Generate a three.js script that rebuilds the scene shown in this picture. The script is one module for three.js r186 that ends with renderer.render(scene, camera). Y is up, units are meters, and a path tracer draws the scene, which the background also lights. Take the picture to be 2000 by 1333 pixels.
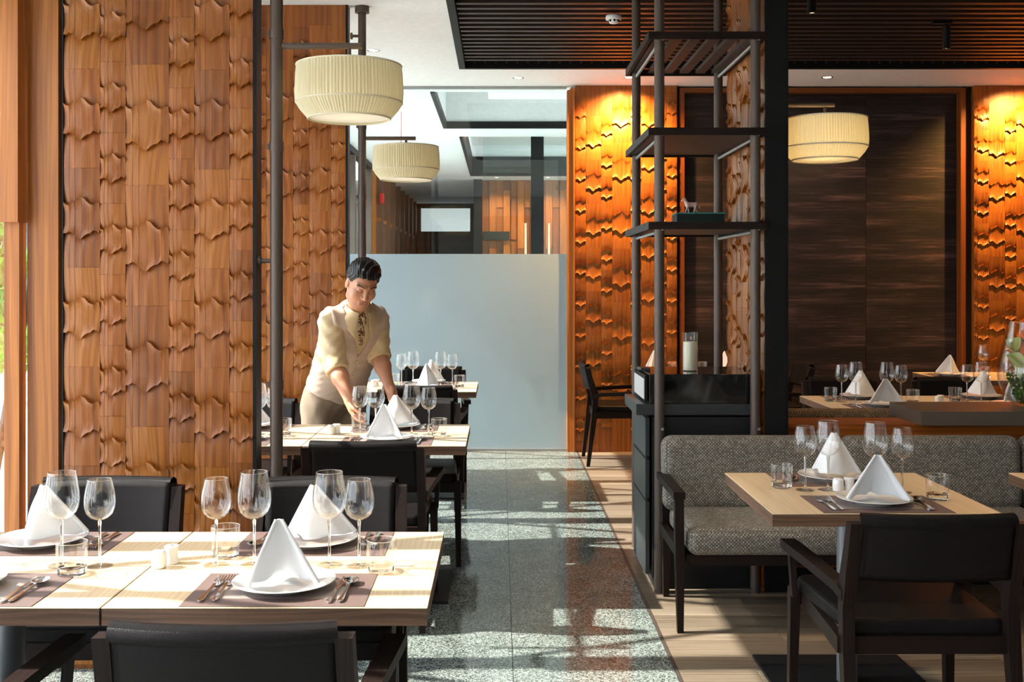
import * as THREE from 'three';
import { mergeGeometries } from 'three/addons/utils/BufferGeometryUtils.js';
import { RoundedBoxGeometry } from 'three/addons/geometries/RoundedBoxGeometry.js';
import { RectAreaLightUniformsLib } from 'three/addons/lights/RectAreaLightUniformsLib.js';

// ------------------------------------------------------------------ camera, sky, sun, exposure
const scene = new THREE.Scene();
const FOCAL = 2100, EYE = 1.507;                         // focal length in pixels of the 2000 x 1333 frame, eye height in metres
const camera = new THREE.PerspectiveCamera(2 * Math.atan(1333 / 2 / FOCAL) * 180 / Math.PI, 2000 / 1333, 0.05, 200);
camera.position.set(0, EYE, 0);
camera.lookAt(0, EYE, -1);
camera.setViewOffset(2000, 1333, 24, 118.5, 2000, 1333);  // shifted lens: verticals stay vertical

const renderer = new THREE.WebGLRenderer({ antialias: true });
renderer.toneMapping = THREE.LinearToneMapping;
renderer.toneMappingExposure = 1.2;
renderer.shadowMap.enabled = true;
RectAreaLightUniformsLib.init();

{ // bright hazy sky, the same all round
  const w = 64, h = 32, data = new Float32Array(w * h * 4);
  for (let j = 0; j < h; j++) for (let i = 0; i < w; i++) {
    const e = Math.max(0, (j + 0.5) / h * 2 - 1), k = Math.pow(e, 0.6);
    data.set([5.0 - 1.9 * k, 5.3 - 1.5 * k, 5.6 - 0.9 * k, 1], (j * w + i) * 4);
  }
  const t = new THREE.DataTexture(data, w, h, THREE.RGBAFormat, THREE.FloatType);
  t.mapping = THREE.EquirectangularReflectionMapping; t.magFilter = THREE.LinearFilter; t.needsUpdate = true;
  scene.background = t;
}
const sun = new THREE.DirectionalLight(new THREE.Color().setRGB(1, 0.95, 0.86), 14);
sun.position.set(-10, 8.3, 0.2 - 5);                    // comes in through the long window, almost square to it
sun.target.position.set(0, 0, -5);
sun.castShadow = true; sun.shadow.radius = 1.2; sun.shadow.mapSize.set(4096, 4096);
Object.assign(sun.shadow.camera, { left: -9, right: 9, top: 7, bottom: -7, near: 0.5, far: 40 });
scene.add(sun, sun.target);

// ------------------------------------------------------------------ helpers
let seed = 12345;
const rnd = () => { seed = (seed * 1664525 + 1013904223) >>> 0; return seed / 4294967296; };
const rr = (a, b) => a + (b - a) * rnd();
const V = (x, y, z) => new THREE.Vector3(x, y, z);
const lin = (r, g, b) => new THREE.Color().setRGB(r, g, b);
const names = {};
const numbered = (n) => { const k = names[n] = (names[n] ?? -1) + 1; return k ? n + '_' + String(k).padStart(3, '0') : n; };
function tag(o, label, category, group, kind) {
  o.userData.label = label; o.userData.category = category;
  if (group) o.userData.group = group;
  if (kind) o.userData.kind = kind;
  return o;
}
function thing(name, label, category, pos = [0, 0, 0], turn = 0, group, kind) {
  const o = new THREE.Group(); o.name = numbered(name); o.position.set(...pos); o.rotation.y = turn;
  scene.add(o); return tag(o, label, category, group, kind);
}
const plain = (g) => { let q = g.index ? g.toNonIndexed() : g.clone(); for (const k of Object.keys(q.attributes)) if (!['position', 'normal', 'uv', 'color'].includes(k)) q.deleteAttribute(k);
  if (!q.attributes.uv) q.setAttribute('uv', new THREE.BufferAttribute(new Float32Array(q.attributes.position.count * 2), 2)); return q; };
const merge = (list) => { list = [].concat(list).map(plain); return list.length > 1 ? mergeGeometries(list) : list[0]; };
function obj(name, geos, m, parent = scene) {
  const o = new THREE.Mesh(Array.isArray(geos) ? merge(geos) : geos, m);
  o.name = parent === scene ? numbered(name) : name;
  o.castShadow = o.receiveShadow = true; parent.add(o); return o;
}
function part(name, geo, m, parent, x = 0, y = 0, z = 0, ry = 0) { const o = obj(name, geo, m, parent); o.position.set(x, y, z); o.rotation.y = ry; return o; }
function dup(src, pos, turn, label, group) {
  const r = src.clone(); r.name = numbered(src.name.replace(/_\d{3}$/, '')); r.userData = { ...src.userData }; scene.add(r);
  r.position.set(...pos); r.rotation.y = turn; if (label) r.userData.label = label; if (group) r.userData.group = group; return r;
}
// uv in metres from position and dominant normal; turn swaps u and v (grain runs along v)
function muv(g, turn = false, ou = 0, ov = 0) {
  g = plain(g); const p = g.attributes.position, n = g.attributes.normal, uv = g.attributes.uv;
  for (let i = 0; i < p.count; i++) {
    const ax = Math.abs(n.getX(i)), ay = Math.abs(n.getY(i)), az = Math.abs(n.getZ(i));
    let u, v;
    if (ay >= ax && ay >= az) { u = p.getX(i); v = p.getZ(i); } else if (ax >= az) { u = p.getZ(i); v = p.getY(i); } else { u = p.getX(i); v = p.getY(i); }
    if (turn) [u, v] = [v, u];
    uv.setXY(i, u + ou, v + ov);
  }
  return g;
}
function box(w, h, d, x = 0, y = 0, z = 0, rx = 0, ry = 0, rz = 0) {
  const g = new THREE.BoxGeometry(w, h, d);
  if (rz) g.rotateZ(rz); if (rx) g.rotateX(rx); if (ry) g.rotateY(ry);
  return g.translate(x, y, z);
}
function rbox(w, h, d, r, x = 0, y = 0, z = 0, seg = 2) { return new RoundedBoxGeometry(w, h, d, seg, r).translate(x, y, z); }
// box between two corners given as X range, Y range and distance (d = -z) range
function span(x0, x1, y0, y1, d0, d1) { return box(x1 - x0, y1 - y0, d1 - d0, (x0 + x1) / 2, (y0 + y1) / 2, -(d0 + d1) / 2); }
function tube(a, b, r0, r1 = r0, seg = 16, open = false) {
  const dir = b.clone().sub(a), L = dir.length(), g = new THREE.CylinderGeometry(r1, r0, L, seg, 1, open);
  g.translate(0, L / 2, 0); g.applyQuaternion(new THREE.Quaternion().setFromUnitVectors(V(0, 1, 0), dir.normalize()));
  return g.translate(a.x, a.y, a.z);
}
const lathe = (pts, seg = 32) => new THREE.LatheGeometry(pts.map(([x, y]) => new THREE.Vector2(x, y)), seg);
// tapering four-sided bar through sections [x, y, z, halfX, halfZ]
function bar(sections) {
  const pos = [], idx = [];
  sections.forEach(([x, y, z, hx, hz]) => pos.push(x - hx, y, z - hz, x + hx, y, z - hz, x + hx, y, z + hz, x - hx, y, z + hz));
  for (let k = 0; k + 1 < sections.length; k++) for (let e = 0; e < 4; e++) {
    const a = k * 4 + e, b = k * 4 + (e + 1) % 4; idx.push(a, a + 4, b, b, a + 4, b + 4);
  }
  const t = (sections.length - 1) * 4; idx.push(0, 1, 2, 0, 2, 3, t, t + 2, t + 1, t, t + 3, t + 2);
  const g = new THREE.BufferGeometry(); g.setAttribute('position', new THREE.Float32BufferAttribute(pos, 3)); g.setIndex(idx);
  const q = g.toNonIndexed(); q.computeVertexNormals(); return muv(q);
}
// thick sheet along fn(u, v) -> Vector3
function sheet(fn, nu, nv, thick) {
  const e = 1e-3, top = [], bot = [];
  for (let j = 0; j <= nv; j++) for (let i = 0; i <= nu; i++) {
    const u = i / nu, v = j / nv, p = fn(u, v);
    const du = fn(Math.min(1, u + e), v).sub(fn(Math.max(0, u - e), v)), dv = fn(u, Math.min(1, v + e)).sub(fn(u, Math.max(0, v - e)));
    const n = du.cross(dv).normalize().multiplyScalar(thick / 2);
    top.push(p.clone().add(n)); bot.push(p.clone().sub(n));
  }
  const pos = [], uv = [], idx = [], N = (nu + 1) * (nv + 1);
  for (const p of [...top, ...bot]) pos.push(p.x, p.y, p.z);
  for (let s = 0; s < 2; s++) for (let j = 0; j <= nv; j++) for (let i = 0; i <= nu; i++) uv.push(i / nu, j / nv);
  const at = (i, j) => j * (nu + 1) + i;
  for (let j = 0; j < nv; j++) for (let i = 0; i < nu; i++) {
    const a = at(i, j), b = at(i + 1, j), c = at(i + 1, j + 1), d = at(i, j + 1);
    idx.push(a, b, c, a, c, d, N + a, N + c, N + b, N + a, N + d, N + c);
  }
  const edge = []; for (let i = 0; i < nu; i++) edge.push(at(i, 0)); for (let j = 0; j < nv; j++) edge.push(at(nu, j)); for (let i = nu; i > 0; i--) edge.push(at(i, nv)); for (let j = nv; j > 0; j--) edge.push(at(0, j));
  edge.forEach((a, k) => { const b = edge[(k + 1) % edge.length]; idx.push(a, N + a, b, b, N + a, N + b); });
  const g = new THREE.BufferGeometry(); g.setAttribute('position', new THREE.Float32BufferAttribute(pos, 3)); g.setAttribute('uv', new THREE.Float32BufferAttribute(uv, 2)); g.setIndex(idx); g.computeVertexNormals(); return g;
}
// surface nets: a closed smooth mesh of the zero set of a distance field
function nets(f, lo, hi, cell, colorOf) {
  const n = [0, 1, 2].map((k) => Math.ceil((hi[k] - lo[k]) / cell) + 1), [nx, ny, nz] = n, F = new Float32Array(nx * ny * nz);
  const id = (i, j, k) => (k * ny + j) * nx + i;
  for (let k = 0; k < nz; k++) for (let j = 0; j < ny; j++) for (let i = 0; i < nx; i++) F[id(i, j, k)] = f(lo[0] + i * cell, lo[1] + j * cell, lo[2] + k * cell);
  const at = new Int32Array(nx * ny * nz).fill(-1), pos = [], idx = [];
  const C = [[0, 0, 0], [1, 0, 0], [0, 1, 0], [1, 1, 0], [0, 0, 1], [1, 0, 1], [0, 1, 1], [1, 1, 1]], E = [[0, 1], [2, 3], [4, 5], [6, 7], [0, 2], [1, 3], [4, 6], [5, 7], [0, 4], [1, 5], [2, 6], [3, 7]];
  for (let k = 0; k < nz - 1; k++) for (let j = 0; j < ny - 1; j++) for (let i = 0; i < nx - 1; i++) {
    const v = C.map(([a, b, c]) => F[id(i + a, j + b, k + c)]); let m = 0; v.forEach((x) => { if (x < 0) m++; });
    if (!m || m === 8) continue;
    let sx = 0, sy = 0, sz = 0, c = 0;
    for (const [a, b] of E) if ((v[a] < 0) !== (v[b] < 0)) { const t = v[a] / (v[a] - v[b]); sx += C[a][0] + t * (C[b][0] - C[a][0]); sy += C[a][1] + t * (C[b][1] - C[a][1]); sz += C[a][2] + t * (C[b][2] - C[a][2]); c++; }
    at[id(i, j, k)] = pos.length / 3; pos.push(lo[0] + (i + sx / c) * cell, lo[1] + (j + sy / c) * cell, lo[2] + (k + sz / c) * cell);
  }
  const quad = (a, b, c, d, flip) => { if (a < 0 || b < 0 || c < 0 || d < 0) return; flip ? idx.push(a, c, b, a, d, c) : idx.push(a, b, c, a, c, d); };
  for (let k = 1; k < nz - 1; k++) for (let j = 1; j < ny - 1; j++) for (let i = 1; i < nx - 1; i++) {
    const s = F[id(i, j, k)] < 0;
    if (s !== F[id(i + 1, j, k)] < 0) quad(at[id(i, j - 1, k - 1)], at[id(i, j, k - 1)], at[id(i, j, k)], at[id(i, j - 1, k)], !s);
    if (s !== F[id(i, j + 1, k)] < 0) quad(at[id(i - 1, j, k - 1)], at[id(i - 1, j, k)], at[id(i, j, k)], at[id(i, j, k - 1)], !s);
    if (s !== F[id(i, j, k + 1)] < 0) quad(at[id(i - 1, j - 1, k)], at[id(i, j - 1, k)], at[id(i, j, k)], at[id(i - 1, j, k)], !s);
  }
  const g = new THREE.BufferGeometry(); g.setAttribute('position', new THREE.Float32BufferAttribute(pos, 3)); g.setIndex(idx); g.computeVertexNormals();
  if (colorOf) { const c = []; for (let i = 0; i < pos.length; i += 3) c.push(...colorOf(pos[i], pos[i + 1], pos[i + 2])); g.setAttribute('color', new THREE.Float32BufferAttribute(c, 3)); }
  return g;
}
const smin = (a, b, k) => { const h = Math.max(k - Math.abs(a - b), 0) / k; return Math.min(a, b) - h * h * k / 4; };
const smax = (a, b, k) => -smin(-a, -b, k);
function cap(p, a, b, ra, rb) { // tapered capsule, p and joints as arrays
  const bx = b[0] - a[0], by = b[1] - a[1], bz = b[2] - a[2], px = p[0] - a[0], py = p[1] - a[1], pz = p[2] - a[2];
  const t = Math.max(0, Math.min(1, (px * bx + py * by + pz * bz) / (bx * bx + by * by + bz * bz)));
  return Math.hypot(px - t * bx, py - t * by, pz - t * bz) - (ra + (rb - ra) * t);
}
function ell(p, c, r) { const x = (p[0] - c[0]) / r[0], y = (p[1] - c[1]) / r[1], z = (p[2] - c[2]) / r[2], k = Math.hypot(x, y, z); return (k - 1) * Math.min(r[0], r[1], r[2]); }

// ------------------------------------------------------------------ textures
function hash(x, y, s) { let h = (x * 374761393 + y * 668265263 + s * 1442695041) | 0; h = Math.imul(h ^ (h >>> 13), 1274126177); return ((h ^ (h >>> 16)) >>> 0) / 4294967296; }
function vnoise(u, v, nx, ny, s) { // periodic value noise, u and v in 0..1
  const x = u * nx, y = v * ny, xi = Math.floor(x), yi = Math.floor(y), fx = x - xi, fy = y - yi, a = fx * fx * (3 - 2 * fx), b = fy * fy * (3 - 2 * fy);
  const h = (i, j) => hash(((xi + i) % nx + nx) % nx, ((yi + j) % ny + ny) % ny, s);
  return (h(0, 0) * (1 - a) + h(1, 0) * a) * (1 - b) + (h(0, 1) * (1 - a) + h(1, 1) * a) * b;
}
function tex(w, h, su, sv, fn, color = true) { // covers su x sv metres
  const data = new Uint8Array(w * h * 4);
  for (let j = 0; j < h; j++) for (let i = 0; i < w; i++) {
    const c = fn((i + 0.5) / w, (j + 0.5) / h), q = Array.isArray(c) ? c : [c, c, c], o = (j * w + i) * 4;
    for (let k = 0; k < 3; k++) data[o + k] = Math.max(0, Math.min(255, q[k] * 255)); data[o + 3] = 255;
  }
  const t = new THREE.DataTexture(data, w, h); t.wrapS = t.wrapT = THREE.RepeatWrapping; t.magFilter = THREE.LinearFilter; t.minFilter = THREE.LinearMipmapLinearFilter; t.generateMipmaps = true;
  if (color) t.colorSpace = THREE.SRGBColorSpace; t.repeat.set(1 / su, 1 / sv); t.needsUpdate = true; return t;
}
const mixc = (a, b, t) => a.map((x, k) => x + (b[k] - x) * t);
const clamp = (x, a = 0, b = 1) => Math.max(a, Math.min(b, x));
function woodTex(w, h, su, sv, s, light, dark, lines = 22, streak = 90) {
  return tex(w, h, su, sv, (u, v) => {
    const warp = (vnoise(u, v, 4, 3, s) - 0.5) * 0.10 + (vnoise(u, v, 9, 5, s + 1) - 0.5) * 0.03;
    const uu = ((u + warp) % 1 + 1) % 1;
    const ring = 0.5 + 0.5 * Math.sin(uu * Math.PI * 2 * lines + 3 * vnoise(uu, v, 6, 2, s + 2) * 3);
    const fib = vnoise(uu, v, streak, 5, s + 3), fine = vnoise(u, v, 256, 14, s + 4), blot = vnoise(u, v, 4, 2, s + 5);
    return mixc(light, dark, clamp(0.30 * ring * vnoise(u, v, 5, 3, s + 6) * 1.6 + 0.42 * fib + 0.24 * fine + 0.34 * blot - 0.24));
  });
}
const T = {
  teak: woodTex(512, 1024, 0.5, 1.4, 11, [0.72, 0.44, 0.145], [0.46, 0.235, 0.052], 14, 130),
  post: woodTex(256, 1024, 0.32, 2.2, 31, [0.75, 0.47, 0.18], [0.48, 0.25, 0.07], 7, 70),
  oak: woodTex(512, 1024, 0.35, 1.6, 51, [0.91, 0.82, 0.68], [0.76, 0.65, 0.50], 30, 120),
  floorw: woodTex(512, 1024, 0.34, 1.8, 71, [0.68, 0.62, 0.54], [0.33, 0.28, 0.23], 12, 110),
  dark: woodTex(256, 512, 0.2, 0.8, 91, [0.30, 0.25, 0.23], [0.15, 0.12, 0.11], 16, 90),
  granite: tex(1024, 1024, 0.9, 0.9, (u, v) => {
    const a = vnoise(u, v, 420, 420, 1), b = vnoise(u, v, 240, 240, 2), c = vnoise(u, v, 110, 110, 3), d = vnoise(u, v, 9, 9, 4);
    let g = 0.44 + 0.22 * (c - 0.5) + 0.08 * (d - 0.5) + 0.34 * (b - 0.5) + 0.42 * (a - 0.5);
    if (a > 0.84) g += 0.16; if (b < 0.18) g -= 0.10;
    return [g * 0.97, g * 1.02, g * 0.985].map((x) => clamp(x, 0.06, 0.85));
  }),
  weave: tex(512, 512, 0.24, 0.24, (u, v) => {
    const N = 32, x = u * N, y = v * N, i = Math.floor(x), j = Math.floor(y), fx = x - i, fy = y - j;
    const over = (i + j) % 2 === 0, k = over ? Math.sin(Math.PI * fx) : Math.sin(Math.PI * fy);
    const tone = over ? 0.50 + 0.24 * hash(i, j, 5) : 0.34 + 0.14 * hash(i, j, 6);
    const t = clamp(tone * (0.62 + 0.38 * k) + 0.05 * vnoise(u, v, 128, 128, 7));
    return [t * 1.0, t * 0.955, t * 0.88];
  }),
  weaveBump: tex(512, 512, 0.24, 0.24, (u, v) => {
    const N = 32, x = u * N, y = v * N, i = Math.floor(x), j = Math.floor(y), fx = x - i, fy = y - j;
    return ((i + j) % 2 === 0 ? Math.sin(Math.PI * fx) : Math.sin(Math.PI * fy)) * (0.6 + 0.4 * hash(i, j, 5));
  }, false),
  leather: tex(512, 512, 0.12, 0.12, (u, v) => 0.5 * vnoise(u, v, 90, 90, 3) + 0.3 * vnoise(u, v, 44, 44, 4) + 0.2 * vnoise(u, v, 12, 12, 5), false),
  wallpaper: tex(512, 1024, 1.5, 1.5, (u, v) => {
    const a = vnoise(u, v, 7, 150, 1), b = vnoise(u, v, 18, 420, 2), c = vnoise(u, v, 3, 34, 3), d = vnoise(u, v, 40, 500, 4), e = vnoise(u, v, 5, 14, 6);
    const t = clamp(0.55 * a + 0.3 * b + 0.55 * c + 0.2 * d + 0.35 * e - 0.52);
    return mixc([0.10, 0.082, 0.095], [0.44, 0.345, 0.32], t * t * 1.25);
  }),
  matWeave: tex(256, 256, 0.02, 0.02, (u, v) => 0.5 + 0.25 * Math.sin(u * Math.PI * 16) * Math.sin(v * Math.PI * 16) + 0.2 * (vnoise(u, v, 64, 64, 3) - 0.5), false),
  plaster: tex(512, 512, 2, 2, (u, v) => { const t = 0.93 + 0.03 * (vnoise(u, v, 90, 90, 2) - 0.5) + 0.02 * (vnoise(u, v, 5, 5, 3) - 0.5); return [t, t, t * 0.995]; }),
  stone: tex(512, 512, 0.5, 0.5, (u, v) => { const t = 0.5 * vnoise(u, v, 60, 60, 2) + 0.3 * vnoise(u, v, 160, 160, 3) + 0.2 * vnoise(u, v, 10, 10, 4); return mixc([0.05, 0.05, 0.052], [0.24, 0.24, 0.245], t * t); }),
  cloth: tex(256, 256, 0.03, 0.03, (u, v) => 0.5 + 0.3 * Math.sin(u * Math.PI * 40) * Math.sin(v * Math.PI * 40) + 0.2 * (vnoise(u, v, 90, 90, 3) - 0.5), false),
  oakBark: tex(128, 256, 0.3, 0.6, (u, v) => { const t = vnoise(u, v, 20, 8, 2); return mixc([0.25, 0.2, 0.15], [0.45, 0.38, 0.3], t); }),
};
// ------------------------------------------------------------------ materials
const std = (o) => new THREE.MeshStandardMaterial(o), phy = (o) => new THREE.MeshPhysicalMaterial(o);
const M = {
  teak: [[1, 0.98, 0.94], [0.93, 0.90, 0.86], [0.98, 1.0, 0.92], [0.80, 0.76, 0.78], [0.96, 0.91, 0.84], [0.90, 0.88, 0.80]].map((c) => phy({ map: T.teak, color: lin(...c), roughness: 0.46, clearcoat: 0.12, clearcoatRoughness: 0.3 })),
  post: std({ map: T.post, roughness: 0.45 }),
  postLight: std({ map: T.post, color: lin(1.0, 0.98, 0.95), roughness: 0.5 }),
  oak: std({ map: T.oak, roughness: 0.42 }),
  edge: std({ map: T.dark, color: lin(2.6, 1.9, 1.25), roughness: 0.5 }),
  darkWood: phy({ map: T.dark, color: lin(0.32, 0.27, 0.26), roughness: 0.48, specularIntensity: 0.3 }),
  leather: phy({ color: lin(0.011, 0.009, 0.009), roughness: 0.42, specularIntensity: 0.22, bumpMap: T.leather, bumpScale: 0.0006 }),
  bronze: std({ color: lin(0.105, 0.076, 0.062), metalness: 0.35, roughness: 0.45 }),
  blackMetal: phy({ color: lin(0.009, 0.009, 0.0095), roughness: 0.5, specularIntensity: 0.35 }),
  cabinet: phy({ color: lin(0.016, 0.0165, 0.0175), roughness: 0.45, specularIntensity: 0.45 }),
  cabinetEdge: std({ color: lin(0.03, 0.033, 0.036), roughness: 0.4 }),
  marble: std({ map: T.stone, color: lin(0.55, 0.55, 0.56), roughness: 0.07 }),
  chrome: std({ color: lin(0.78, 0.78, 0.78), metalness: 1, roughness: 0.12 }),
  steel: std({ color: lin(0.42, 0.43, 0.44), metalness: 0.75, roughness: 0.38 }),
  brass: std({ color: lin(0.72, 0.55, 0.32), metalness: 1, roughness: 0.25 }),
  white: std({ map: T.plaster, roughness: 0.9 }),
  ceilingWhite: std({ map: T.plaster, color: lin(0.95, 0.96, 0.97), roughness: 0.7 }),
  porcelain: phy({ color: lin(0.82, 0.82, 0.81), roughness: 0.14, clearcoat: 0.6, clearcoatRoughness: 0.05 }),
  napkin: std({ color: lin(0.82, 0.82, 0.83), roughness: 0.9, bumpMap: T.cloth, bumpScale: 0.0003, side: THREE.DoubleSide }),
  mat: std({ color: lin(0.17, 0.105, 0.09), roughness: 0.6, bumpMap: T.matWeave, bumpScale: 0.0006 }),
  matInner: std({ color: lin(0.30, 0.24, 0.215), roughness: 0.55, bumpMap: T.matWeave, bumpScale: 0.0008 }),
  glassThin: phy({ color: lin(1, 1, 1), transmission: 1, thickness: 0, roughness: 0.0, ior: 1.52 }),
  glassSolid: phy({ color: lin(1, 1, 1), transmission: 1, thickness: 0.01, roughness: 0.0, ior: 1.5 }),
  pane: phy({ color: lin(0.90, 0.95, 0.93), transmission: 1, thickness: 0, roughness: 0.0, ior: 1.5 }),
  windowPane: phy({ color: lin(0.97, 0.98, 0.98), transmission: 1, thickness: 0, roughness: 0.0, ior: 1.45 }),
  frost: phy({ color: lin(0.46, 0.58, 0.63), transmission: 0.35, thickness: 0, roughness: 0.62, ior: 1.45, clearcoat: 1, clearcoatRoughness: 0.04 }),
  granite: std({ map: T.granite, color: lin(1.0, 1.04, 1.02), roughness: 0.07 }),
  grout: std({ color: lin(0.03, 0.032, 0.032), roughness: 0.8 }),
  plank: [[1, 0.98, 0.95], [0.85, 0.83, 0.82], [1.06, 1.0, 0.94], [0.72, 0.70, 0.68]].map((c) => std({ map: T.floorw, color: lin(...c), roughness: 0.34 })),
  weave: std({ map: T.weave, roughness: 0.95, bumpMap: T.weaveBump, bumpScale: 0.0016 }),
  weaveTan: std({ map: T.weave, color: lin(0.9, 0.68, 0.46), roughness: 0.95, bumpMap: T.weaveBump, bumpScale: 0.0016 }),
  wallpaper: std({ map: T.wallpaper, color: lin(0.44, 0.42, 0.47), roughness: 0.55 }),
  slat: std({ map: T.dark, color: lin(0.62, 0.45, 0.38), roughness: 0.5 }),
  black: std({ color: lin(0.01, 0.01, 0.01), roughness: 0.8 }),
  trimWood: std({ map: T.post, color: lin(0.5, 0.38, 0.27), roughness: 0.45 }),
  orangeWood: std({ map: T.post, color: lin(0.95, 0.72, 0.5), roughness: 0.4 }),
  shade: phy({ color: lin(0.72, 0.69, 0.50), transmission: 0.42, thickness: 0, roughness: 1, side: THREE.DoubleSide }),
  shadeRim: std({ color: lin(0.70, 0.64, 0.48), roughness: 0.9 }),
  diffuser: phy({ color: lin(0.92, 0.88, 0.76), transmission: 0.5, thickness: 0, roughness: 1, side: THREE.DoubleSide }),
  bulb: std({ color: lin(1, 0.9, 0.7), emissive: lin(1, 0.72, 0.38), emissiveIntensity: 2 }),
  lampGlow: std({ color: lin(1, 0.9, 0.7), emissive: lin(1, 0.66, 0.30), emissiveIntensity: 4 }),
  ledGlow: std({ color: lin(1, 0.95, 0.85), emissive: lin(1, 0.9, 0.75), emissiveIntensity: 3 }),
  whitePlastic: std({ color: lin(0.78, 0.78, 0.77), roughness: 0.4 }),
  wax: phy({ color: lin(0.86, 0.82, 0.62), roughness: 0.5, transmission: 0.15, thickness: 0 }),
  teal: phy({ color: lin(0.05, 0.10, 0.095), roughness: 0.1, transmission: 0.7, thickness: 0 }),
  tealEdge: std({ color: lin(0.05, 0.32, 0.28), roughness: 0.2 }),
  red: std({ color: lin(0.55, 0.02, 0.02), roughness: 0.5 }),
  paving: std({ map: T.plaster, color: lin(0.8, 0.78, 0.74), roughness: 0.9 }),
  leaf: phy({ color: lin(0.16, 0.34, 0.06), roughness: 0.6, transmission: 0.35, thickness: 0, side: THREE.DoubleSide }),
  greyWall: std({ map: T.plaster, color: lin(0.28, 0.28, 0.28), roughness: 0.8 }),
  plankWall: [[1, 0.95, 0.9], [0.72, 0.66, 0.6], [0.86, 0.82, 0.7], [0.55, 0.48, 0.44], [1.1, 1.02, 0.95], [0.8, 0.7, 0.62]].map((c) => std({ map: T.teak, color: lin(...c), roughness: 0.5 })),
  paleBounceFloor: std({ map: T.plaster, color: lin(0.62, 0.63, 0.62), roughness: 0.4 }),
  bark: std({ map: T.oakBark, roughness: 0.95 }),
};
// ------------------------------------------------------------------ the room
const CEIL = 3.22, WINX = -1.92, GLASSD = 9.5;
const S = (name, geos, m, label, cat) => tag(obj(name, geos, m), label, cat, null, 'structure');

{ // floors
  const f = thing('granite_floor', 'polished dark speckled granite aisle floor laid in large slabs', 'floor', [0, 0, 0], 0, null, 'structure');
  obj('floor_base', [span(WINX - 0.1, 0.678, -0.2, -0.004, -3, 24), span(0.678, 6.1, -0.2, -0.021, -3, 24)], M.grout, f);
  const xs = [-1.9, -1.15, -0.55, 0.051, 0.676], cache = {};
  for (let c = 0; c < 4; c++) for (let r = -1; r < 16; r++) {
    const w = xs[c + 1] - xs[c] - 0.0025, d0 = (c % 2 ? 0.28 : -0.08) + r * 0.613, d1 = Math.min(d0 + 0.6105, GLASSD - 0.01);
    if (d1 - d0 < 0.05) continue;
    const L = d1 - d0, v = (r + 7 * c + 20) % 4, key = c + '_' + v + '_' + L.toFixed(3);
    const g = cache[key] ??= muv(box(w, 0.02, L), false, v * 0.23 + c * 0.11, v * 0.37);
    part('tile', g, M.granite, f, (xs[c] + xs[c + 1]) / 2, -0.01, -(d0 + d1) / 2);
  }
  obj('corridor_slab', muv(span(WINX, 3.2, -0.02, 0, GLASSD + 0.01, 24)), M.paleBounceFloor, f);  // unseen floor, made pale to bounce light onto the corridor ceiling
  obj('edge_strip', span(0.677, 0.689, -0.02, 0.001, -3, 9.42), M.bronze, f);
  const p = thing('plank_floor', 'ash brown wooden plank floor under the sofa and service cabinet', 'floor', [0, 0, 0], 0, null, 'structure');
  const lens = [1.2, 0.6, 1.5, 0.9], pc = {};
  for (let r = 0; r < 41; r++) {
    const d0 = 2.44 + r * 0.171; let x = 0.69 - [0, 0.45, 0.8, 0.25, 1.0][r % 5], k = r * 3;
    while (x < 6) {
      const x0 = Math.max(x, 0.69), x1 = Math.min(x + 1.3, 6); x += 1.3;
      if (x1 - x0 < 0.03) continue; k++;
      const L = x1 - x0 - 0.002, v = (k * 7 + r) % 5, key = L.toFixed(3) + v;
      const g = pc[key] ??= muv(box(L, 0.02, 0.169), true, v * 0.07, v * 0.61);
      part('plank', g, M.plank[(k * 5 + r * 3) % 4], p, (x0 + x1) / 2, -0.0105, -(d0 + 0.0855));
    }
  }
  obj('plank_slab', muv(span(0.69, 6, -0.0205, -0.0005, -3, 2.438), true), M.plank[0], p);
}
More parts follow.
